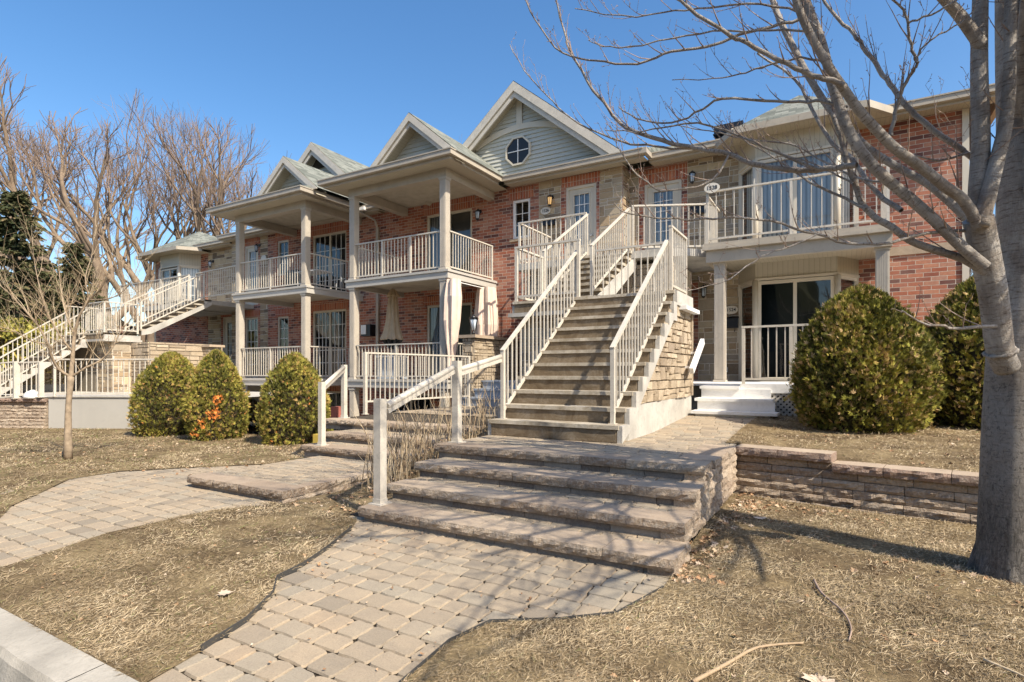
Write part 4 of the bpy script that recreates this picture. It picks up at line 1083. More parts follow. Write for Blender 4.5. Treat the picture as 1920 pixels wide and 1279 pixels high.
    # stone mass below the upper landing
    if mir:
        m=MB(); bx(m,-5.0,-3.0,11.66,14.05,UZ-.16,UZ-.002); bx(m,-.6,-2.998,11.66,14.05,UZ-.2,UZ-.01); m.build('upper_landing',MAT['concrete'],root,.006)
        return root
    m=MB(); bx(m,-6.62,-3.05,11.96,13.5,-.9,UZ-.25); m.build('landing_wall',MAT['mortar'],root)
    ashlar('landing_stone',-6.62,-3.05,-.6,UZ-.26,lambda u,v,nn:(fx(u),11.955-nn,v),MAT['stone_warm'],root,ch=.25,seed=33,depth=.03,small=.75,jit=.008)
    m=MB(); bx(m,-6.75,-3.85,11.66,13.58,UZ-.16,UZ-.002)
    pts=[(-3.848,11.66),(-3.3,11.72),(-2.75,12.0),(-2.43,12.4),(-2.43,14.05),(-3.848,14.05)]; q=[(fx(a),b,UZ-.16) for a,b in pts]
    m.prism(q,(0,0,.158)); m.build('upper_landing',MAT['concrete'],root,.006)
    return root
idt=lambda x:x
mirr=lambda x:-24.6-x
staircase(idt,'double flight grey concrete staircase with stone flank in the middle of the photo','')
staircase(mirr,'concrete staircase with stone clad landing at the far left of the building','')
RG='cream metal stair and landing railings'
def stair_rails(f,where):
    rl=lambda lab,a,b,**k: railing('stair_railing',lab+where,(f(a[0]),a[1],a[2]),(f(b[0]),b[1],b[2]),group=RG,**k)
    rl('tall sloping railing along the left side of the lower flight',(-3.80,6.22,-.605),(-3.80,8.55,1.10),h=.90,bot=.10)
    rl('tall sloping railing along the right side of the lower flight',(-2.30,6.22,-.605),(-2.30,8.55,1.10),h=.90,bot=.10)
    rl('short level railing on the front of the middle landing',(-4.93,8.53,LZ),(-3.75,8.53,LZ),h=.95)
    rl('short railing at the outer end of the middle landing',(-4.93,8.6,LZ),(-4.93,9.48,LZ),h=.95,posts=(0,1))
    rl('railing along the open stone side of the middle landing',(-2.24,8.56,LZ),(-2.24,9.48,LZ),h=.98)
    rl('level railing along the back of the middle landing',(-3.80,9.48,LZ),(-2.30,9.48,LZ),h=.95,posts=(0,0))
    rl('sloping railing on the near side of the upper flight',(-3.95,9.58,LZ+.16),(-3.95,11.68,FU),h=.93)
    rl('sloping railing on the far side of the upper flight',(-4.93,9.58,LZ+.16),(-4.93,11.68,FU),h=.93)
    if f(1)<0:
        rl('railing across the upper landing before the bay',(-3.88,11.72,FU),(-2.0,11.76,FU),h=.98)
        rl('long level railing of the upper terrace',(-1.9,11.76,FU),(1.1,11.76,FU),h=.98)
        return
    rl('level front railing of the upper landing left of the flight',(-6.68,11.70,FU),(-4.98,11.70,FU),h=.98)
    rl('side railing of the upper landing beside the brick wall',(-6.68,11.76,FU),(-6.68,13.3,FU),h=.98,posts=(0,0))
    rl('railing across the upper landing in front of the upstairs door',(-3.88,11.72,FU),(-2.50,12.38,FU),h=.98,mids=0)
stair_rails(idt,' of the middle staircase')
stair_rails(mirr,' of the far left staircase')
# ---------------- balcony railings
BG='balcony railings'
def brail(lab,a,b,**k): return railing('balcony_railing',lab,a,b,group=BG,**k)
yf=11.40
brail('front railing of the upstairs balcony on the middle porch',(-11.83,yf,FU),(-8.83,yf,FU),h=1.0,posts=(0,0),mids=2)
brail('side railing of the upstairs balcony on the middle porch',(-8.62,11.52,FU),(-8.62,13.5,FU),h=1.0,posts=(0,1))
brail('left side railing of the upstairs balcony on the middle porch beside the downspout',(-12.03,11.55,FU),(-12.03,13.5,FU),h=1.0,posts=(0,0))
brail('front railing of the ground floor balcony under the closed umbrella',(-11.83,yf,FL),(-8.83,yf,FL),h=.95,posts=(0,0),mids=1)
brail('side railing of the ground floor balcony behind the tied curtains',(-8.64,11.52,FL),(-8.64,13.5,FL),h=.95,posts=(0,1))
brail('front railing of the upstairs balcony on the left porch',(-17.1,yf,FU),(-14.08,yf,FU),h=1.0,posts=(0,0),mids=1)
brail('side railing of the upstairs balcony on the left porch',(-13.87,11.52,FU),(-13.87,13.5,FU),h=1.0,posts=(0,1))
brail('front railing of the ground floor balcony on the left porch above the shrubs',(-17.1,yf,FL),(-14.08,yf,FL),h=.98,posts=(0,0),mids=1)
brail('side railing of the ground floor balcony on the left porch',(-13.87,11.52,FL),(-13.87,13.5,FL),h=.98,posts=(0,1))
brail('long front railing of the right balcony with an oval number plaque at its left end',(-2.36,11.86,FU),(.70,11.86,FU),h=1.06,bot=.10,sp=.17,mids=1)
brail('left side railing of the right balcony',(-2.36,11.95,FU),(-2.36,13.0,FU),h=.98,sp=.11,posts=(0,0))
brail('right side railing of the right balcony by the brick wall',(.70,11.95,FU),(.70,13.98,FU),h=1.0,sp=.17,posts=(0,0))
brail('front railing of the ground floor deck partly hidden by the large cedar',(-1.42,10.05,FL-.045),(.72,10.05,FL-.045),h=1.0,bot=.13,sp=.125,mids=2,drop=.08)
brail('railing between the upper landing and the left porch at the far left',(-20.2,11.7,FU),(-17.45,11.5,FU),h=.98)
# walkway guard and posts
railing('guard_railing','straight guard railing along the sunken side of the left walkway',(-7.83,7.78,-.80),(-7.58,10.85,-.80),h=1.17,bot=.24,sp=.125,group='walkway railings',ps=.06,mids=0)
railing('guard_railing','long guard railing standing on the smooth concrete wall behind the young tree',(-16.85,6.22,-.60),(-14.4,7.6,-.60),h=.92,bot=.06,sp=.135,group='walkway railings',posts=(1,1))
railing('guard_railing','sloping guard railing on the thin-course retaining wall at the left edge',(-19.4,5.0,-.80),(-17.75,5.75,-.66),h=.92,bot=.06,sp=.14,group='walkway railings',ps=.09)
railing('guard_railing','short guard railing between two stout posts on the far left retaining wall',(-17.75,5.78,-.64),(-17.15,6.05,-.62),h=.88,bot=.06,sp=.14,group='walkway railings',ps=.10)
def handrail(name,label,posts,rails,sz=.082):
    t=empty(name,posts[0][:3],label,'handrail','square posted handrails by the paver steps')
    for (x,y,z,h) in posts:
        m=MB(); q=sz/2; m.box(x-q,x+q,y-q,y+q,z+.012,z+h); m.box(x-q-.006,x+q+.006,y-q-.006,y+q+.006,z+.002,z+.05); m.box(x-q-.035,x+q+.035,y-q-.035,y+q+.035,z-.004,z+.011)
        o=m.build('post',MAT['rail'],t,.004)
    for a,b in rails:
        m=MB(); a=Vector(a);b=Vector(b); m.tube([a,b],[.034,.034],10); m.beam(a-Vector((0,0,.045)),b-Vector((0,0,.045)),.05,.045); m.build('rail',MAT['rail'],t)
    return t
handrail('step_handrail','two thick square posts with a sloping round rail beside the broad steps',
  [(-3.60,3.76,-1.19,.95),(-3.78,5.18,-.80,.93)],[((-3.58,3.82,-.31),(-3.78,5.11,.055)),((-3.78,5.24,.03),(-3.83,6.2,.20))])
handrail('step_handrail','slim pair of posts with a short sloping rail beside the rounded cedar',
  [(-6.50,5.60,-1.06,.92),(-7.50,6.95,-.80,.93)],[((-6.54,5.66,-.20),(-7.46,6.90,.08))],.075)
m=empty('wall_handrail',(-2.05,9.3,0),'short white wooden handrail fixed to the stone flank above the white steps','handrail')
b_=MB(); b_.beam((-2.02,8.95,.02),(-2.02,9.75,.52),.06,.10); b_.build('rail',MAT['white'],m,.01)
b_=MB(); b_.box(-2.16,-2.03,9.1,9.15,.06,.1); b_.box(-2.16,-2.03,9.5,9.55,.3,.34); b_.build('bracket',MAT['white'],m)

# blue-grey steps and pier wall at the lower entrance
S=empty('entry_steps',(-6.4,11.2,-.8),'three blue grey painted steps between the low stone wall and the staircase','steps')
for i in range(3):
    m=MB(); X_=(-7.9,-7.735,-7.72)[i]; m.box(X_,-5.0,11.0+.33*i,12.4,-.80+.2*i,-.80+.2*(i+1)-.002); m.box(X_-.015,-4.98,10.97+.33*i,11.15+.33*i,-.80+.2*(i+1)-.045,-.80+.2*(i+1)); m.build('step',MAT['bluegrey'],S,.008)
Wl=empty('stone_wall',(-7.6,11.5,-.8),'low split stone wall with a flat cap and a lantern beside the grey steps','wall')
m=MB(); m.box(-8.1,-7.79,11.36,13.55,-.8,.84); m.build('core',MAT['mortar_dark'],Wl)
ashlar('split_stone',11.36,13.55,-.8,.84,lambda s,t,n:(-7.79+n,s,t),MAT['stone_warm'],Wl,ch=.2,seed=61,depth=.04,small=.6,jit=.012,gap=.003,inset=.015)
ashlar('split_stone',-8.1,-7.79,-.8,.84,lambda s,t,n:(s,11.36-n,t),MAT['stone_warm'],Wl,ch=.2,seed=62,depth=.03,small=.6,jit=.01,gap=.003)
m=MB(); m.box(-8.18,-7.68,11.28,13.56,.845,.92); m.build('cap',MAT['cap'],Wl,.01)
# stone pier behind the two left cedars
Wl=empty('stone_wall',(-19.3,11.0,-.8),'stone pier with a flat cap behind the pair of cedars','wall')
m=MB(); m.box(-20.6,-18.2,11.0,11.4,-1.4,.84); m.build('core',MAT['mortar_dark'],Wl)
ashlar('split_stone',-20.6,-18.2,-1.4,.84,lambda s,t,n:(s,11.0-n,t),MAT['stone_warm'],Wl,ch=.24,seed=63,depth=.03)
m=MB(); m.box(-20.7,-18.1,10.93,11.47,.845,.92); m.build('cap',MAT['cap'],Wl,.01)
Wl=empty('stone_wall',(-20,8.8,-1.4),'long stone clad wall under the far left landing','wall')
m=MB(); m.box(-24.0,-18.6,9.3,9.7,-1.5,.95); m.build('core',MAT['mortar_dark'],Wl)
ashlar('split_stone',-24.0,-18.6,-1.4,.95,lambda s,t,n:(s,9.3-n,t),MAT['stone_warm'],Wl,ch=.24,seed=64,depth=.03)
ashlar('split_stone',9.3,11.7,-1.4,.95,lambda s,t,n:(-18.6+n,s,t),MAT['stone_warm'],Wl,ch=.24,seed=65,depth=.03)
m=MB(); m.box(-18.95,-18.6,9.7,11.7,-1.5,.95); m.build('core',MAT['mortar_dark'],Wl)
# smooth concrete ramp wall
Wl=empty('concrete_wall',(-16,6.7,-1.4),'smooth pale concrete wall of the ramp behind the young tree','wall')
m=MB(); P0=[(-17.0,6.15),(-16.2,6.55),(-15.3,7.05),(-14.3,7.6),(-13.0,8.3)]
for a,b in zip(P0,P0[1:]): m.prism([(a[0],a[1],-1.6),(b[0],b[1],-1.6),(b[0],b[1],-.62),(a[0],a[1],-.62)],(-.12,.18,0))
m.build('face',MAT['ramp'],Wl)
m=MB()
for a,b in zip(P0,P0[1:]): m.prism([(a[0]+.02,a[1]-.03,-.62),(b[0]+.02,b[1]-.03,-.62),(b[0]+.02,b[1]-.03,-.595),(a[0]+.02,a[1]-.03,-.595)],(-.16,.25,0))
m.build('cap',MAT['concrete'],Wl)
m=MB(); m.poly([(-17.0,6.2,-.63),(-13,8.35,-.63),(-13.0,11.8,-.63),(-21,11.8,-.63),(-24,6.2,-.63)]); o=m.build('ramp_path',MAT['concrete']); tag(o,kind='structure')

# ---------------- lamps, plaques, boxes
lantern((-6.74,YC-.03,4.72),'lit black wall lantern glowing warm beside the number 1526 door',lit=True)
lantern((-9.09,YC,4.68),'black wall lantern on the brick between the middle porch and the small window')
lantern((-9.15,YC,1.86),'black wall lantern on the brick behind the tied curtains')
lantern((-3.13,YR-.03,4.85),'black wall lantern on the stone between the 1528 door and the right balcony')
lantern((-2.86,YR-.03,2.06),'black wall lantern on the stone beside the fluted column of the right porch')
lantern((-19.2,YC-.03,4.85),'black wall lantern above the left porch balcony, on stone')
lantern((-26.6,YR,4.4),'black wall lantern on the brick at the far left end of the building')
lantern((-23.0,YR-.03,4.7),'black wall lantern on the stone beside the far left bay window')
def pier_lantern(x,y,z,label):
    t=empty('pier_lantern',(x,y,z),label,'lamp','lanterns standing on stone walls'); m=MB(); m.tube([(x,y,z),(x,y,z+.12)],[.05,.03],8); m.tube([(x,y,z+.42),(x,y,z+.5),(x,y,z+.54)],[.13,.05,.01],6)
    for k in range(6): a=2*math.pi*k/6; m.beam((x+.06*math.cos(a),y+.06*math.sin(a),z+.12),(x+.11*math.cos(a),y+.11*math.sin(a),z+.42),.012,.012)
    m.build('cage',MAT['black'],t); m=MB(); m.tube([(x,y,z+.13),(x,y,z+.42)],[.055,.10],6); m.build('glass',MAT['clear'],t)
pier_lantern(-7.95,11.6,.92,'grey lantern standing on the low stone wall beside the grey steps')
pier_lantern(-21.2,9.4,.95,'pale lantern on the stone wall below the far left stairs')
plaque((-6.93,YC-.03,4.38),'1526','oval ivory plaque reading 1526 on the stone under the lit lantern')
plaque((-2.26,11.80,3.72),'1528','oval plaque reading 1528 fixed above the corner of the right balcony railing')
plaque((-2.25,YR-.05,1.47),'1524','oval ivory plaque reading 1524 above the black mailbox on the right porch')
plaque((-21.13,YR-.03,1.72),None,'round pale plaque beside the far left ground floor door')
plaque((-18.95,YC-.03,4.35),None,'small pale plaque on the stone of the left upstairs porch')
mailbox((-6.80,YC-.03,4.06),'black mailbox under the 1526 plaque behind the landing railing')
mailbox((-2.27,YR-.03,1.17),'black mailbox with two newspaper hooks under the 1524 plaque',w=.36,h=.26)
mailbox((-3.02,YR-.03,3.95),'black mailbox beside the 1528 door')
mailbox((-21.2,YR-.03,1.35),'dark mailbox under the round plaque at the far left door')
t=empty('vent_hood',(-13.4,YC,1.36),'white and black vent hood on the brick by the downspout','vent')
m=MB(); m.box(-13.62,-13.22,YC-.26,YC,1.18,1.56); m.build('hood',MAT['black'],t,.01); m=MB(); m.box(-13.60,-13.38,YC-.29,YC-.262,1.24,1.54); m.build('panel',MAT['white'],t,.004)
t=empty('meter_box',(-2.37,YR,.05),'small white outlet box on the stone of the right porch','outlet box'); m=MB(); m.box(-2.40,-2.33,YR-.09,YR-.03,.0,.12); m.build('box',MAT['white'],t,.004); m=MB(); m.tube([(-2.36,YR-.05,.12),(-2.36,YR-.05,.45)],.008,5); m.build('cable',MAT['white'],t)
# ---------------- closed umbrella
t=empty('patio_umbrella',(-11.45,12.5,FL),'closed tan patio umbrella with dark hem on the middle porch','umbrella')
x,y=-11.45,12.5
m=MB(); m.tube([(x,y,FL),(x,y,2.42)],.022,8); m.build('pole',MAT['frame'],t)
def pleated(name,x,y,prof,n,mat,par,amp=.16,tw=0,lean=(0,0)):
    m=MB(); rings=[]; N_=n*4
    for (z,r) in prof:
        ring=[]; 
        for k in range(N_):
            a=2*math.pi*k/N_; f=1+amp*math.sin(a*n+z*tw)+amp*.35*math.sin(a*3+z*2)
            ring.append((x+lean[0]*(z-prof[0][0])+r*f*math.cos(a),y+lean[1]*(z-prof[0][0])+r*f*math.sin(a),z))
        rings.append(ring)
    for i in range(len(rings)-1):
        for k in range(N_):
            j=(k+1)%N_; m.poly([rings[i][j],rings[i][k],rings[i+1][k],rings[i+1][j]],.5,smooth=True)
    return m.build(name,mat,par)
pleated('canopy',x,y,[(2.36,.05),(2.2,.12),(1.9,.15),(1.5,.18),(1.2,.24),(.98,.32),(.95,.30)],8,MAT['cloth'],t,.13,.6,(.02,0))
pleated('top_vent',x,y,[(2.47,.03),(2.40,.10),(2.26,.18),(2.22,.17)],8,MAT['cloth'],t,.12)
pleated('hem',x,y,[(.97,.27),(.86,.22),(.72,.13),(.68,.08)],8,MAT['black'],t,.2)
t=empty('tied_curtain',(-8.42,11.42,2.3),'pale outdoor curtain tied back beside the middle porch post','curtain','tied outdoor curtains')
pleated('drape',-8.44,11.42,[(2.34,.16),(1.9,.20),(1.3,.19),(.7,.13),(.35,.08),(-.1,.10),(-.15,.08)],6,MAT['drape'],t,.22,1.0,(.03,0))
t=empty('tied_curtain',(-8.5,13.05,2.3),'pale outdoor curtain gathered at the wall end of the middle porch','curtain','tied outdoor curtains')
pleated('drape',-8.5,13.05,[(2.34,.22),(1.9,.26),(1.3,.31),(.7,.27),(.35,.14),(.25,.10)],7,MAT['drape'],t,.2,.8,(.0,0))
m=MB(); m.tube([(-8.52,11.5,2.32),(-8.52,13.5,2.32)],.014,6); o=m.build('curtain_rod',MAT['white'],loc=(-8.52,12.5,2.32)); tag(o,'thin white curtain rod under the balcony edge of the middle porch','curtain rod')
# odds and ends on the porches
t=empty('storage_box',(-11.2,12.3,FL),'pale storage box on the ground floor balcony','box'); m=MB(); m.box(-11.6,-10.9,12.0,12.5,FL+.01,.42); m.build('box',MAT['bluegrey'],t,.02); m=MB(); m.box(-11.63,-10.87,11.97,12.53,.425,.48); m.build('lid',MAT['white'],t,.01)
t=empty('patio_table',(-15.0,12.6,FU),'white table on the left upstairs balcony','table'); m=MB(); m.box(-15.6,-14.5,12.3,12.95,3.28,3.31); m.build('tabletop',MAT['white'],t,.01)
for a in(-15.5,-14.6):
    for b in(12.36,12.88): m=MB(); m.tube([(a,b,FU),(a,b,3.28)],.018,6); m.build('leg',MAT['grey'],t)
t=empty('barbecue',(-16.2,12.9,FU),'dark covered barbecue on the left upstairs balcony','barbecue'); m=MB(); m.prism([(-16.6,12.7,FU+.01),(-15.9,12.7,FU+.01),(-15.9,12.7,3.3),(-16.0,12.7,3.5),(-16.5,12.7,3.5),(-16.6,12.7,3.3)],(0,.5,0)); m.build('cover',MAT['black'],t,.03)
m=MB(); m.box(-7.95,-7.8,7.05,7.2,-.9,-.62); o=m.build('brick_block',MAT['red'],loc=(-7.9,7.1,-.9),bevel=.006); tag(o,'dull red block beside the top left paver step','block')
m=MB(); m.box(-7.36,-7.2,6.16,6.24,-1.25,-1.0); o=m.build('marker_block',MAT['yellow'],loc=(-7.3,6.2,-1.25),bevel=.01); tag(o,'small yellow block beside the cedar and the paver steps','block')
m=MB(); m.tube([(-17.42,5.98,-.66),(-17.42,5.98,-.60),(-17.42,5.98,-.5),(-17.42,5.98,-.44)],[.17,.2,.14,.02],9); o=m.build('white_stone',MAT['white'],loc=(-17.42,5.98,-.66)); tag(o,'rounded white stone between the stout posts at the far left','stone')
# ================================================================== VEGETATION
def rv(s=1): return Vector((random.uniform(-1,1),random.uniform(-1,1),random.uniform(-1,1)))*s
def smooth_path(p,sub=3):
    out=[]
    n=len(p)
    for i in range(n-1):
        P0,P1,P2,P3=[np.array(p[max(0,min(n-1,k))]) for k in (i-1,i,i+1,i+2)]
        for s in range(sub):
            t=s/sub; out.append(tuple(.5*((2*P1)+(-P0+P2)*t+(2*P0-5*P1+4*P2-P3)*t*t+(-P0+3*P1-3*P2+P3)*t**3)))
    out.append(tuple(p[-1])); return out
def twig(mb,p,d,L,r,lv,up=.25,n=3,buds=True,budr=2.1,curl=.35):
    pts=[Vector(p)]; q=Vector(p); d=Vector(d).normalized(); k=max(3,int(L/.07))
    for i in range(k):
        d=(d+rv(curl*.3)+Vector((0,0,up/k))).normalized(); q=q+d*(L/k); pts.append(q.copy())
    rad=[max(.0011,r*(1-.75*i/k)) for i in range(k+1)]
    mb.tube(pts,rad,n,cap=False)
    if buds:
        for i in range(1,k+1,1):
            if random.random()<.6:
                e=rv(1).normalized(); a=pts[i]; b=a+e*.014+d*.008; mb.tube([a,(a+b)/2,b],[.0012,budr*.0012,.0006],3,cap=False)
    if lv>0:
        for i in range(1,k+1):
            if random.random()<.5:
                e=(rv(1)-d*rv(1).dot(d)); e=(d*.7+e.normalized()*.8+Vector((0,0,.25))).normalized()
                twig(mb,pts[i],e,L*random.uniform(.25,.55),rad[i]*.65,lv-1,up,n,buds,budr,curl)
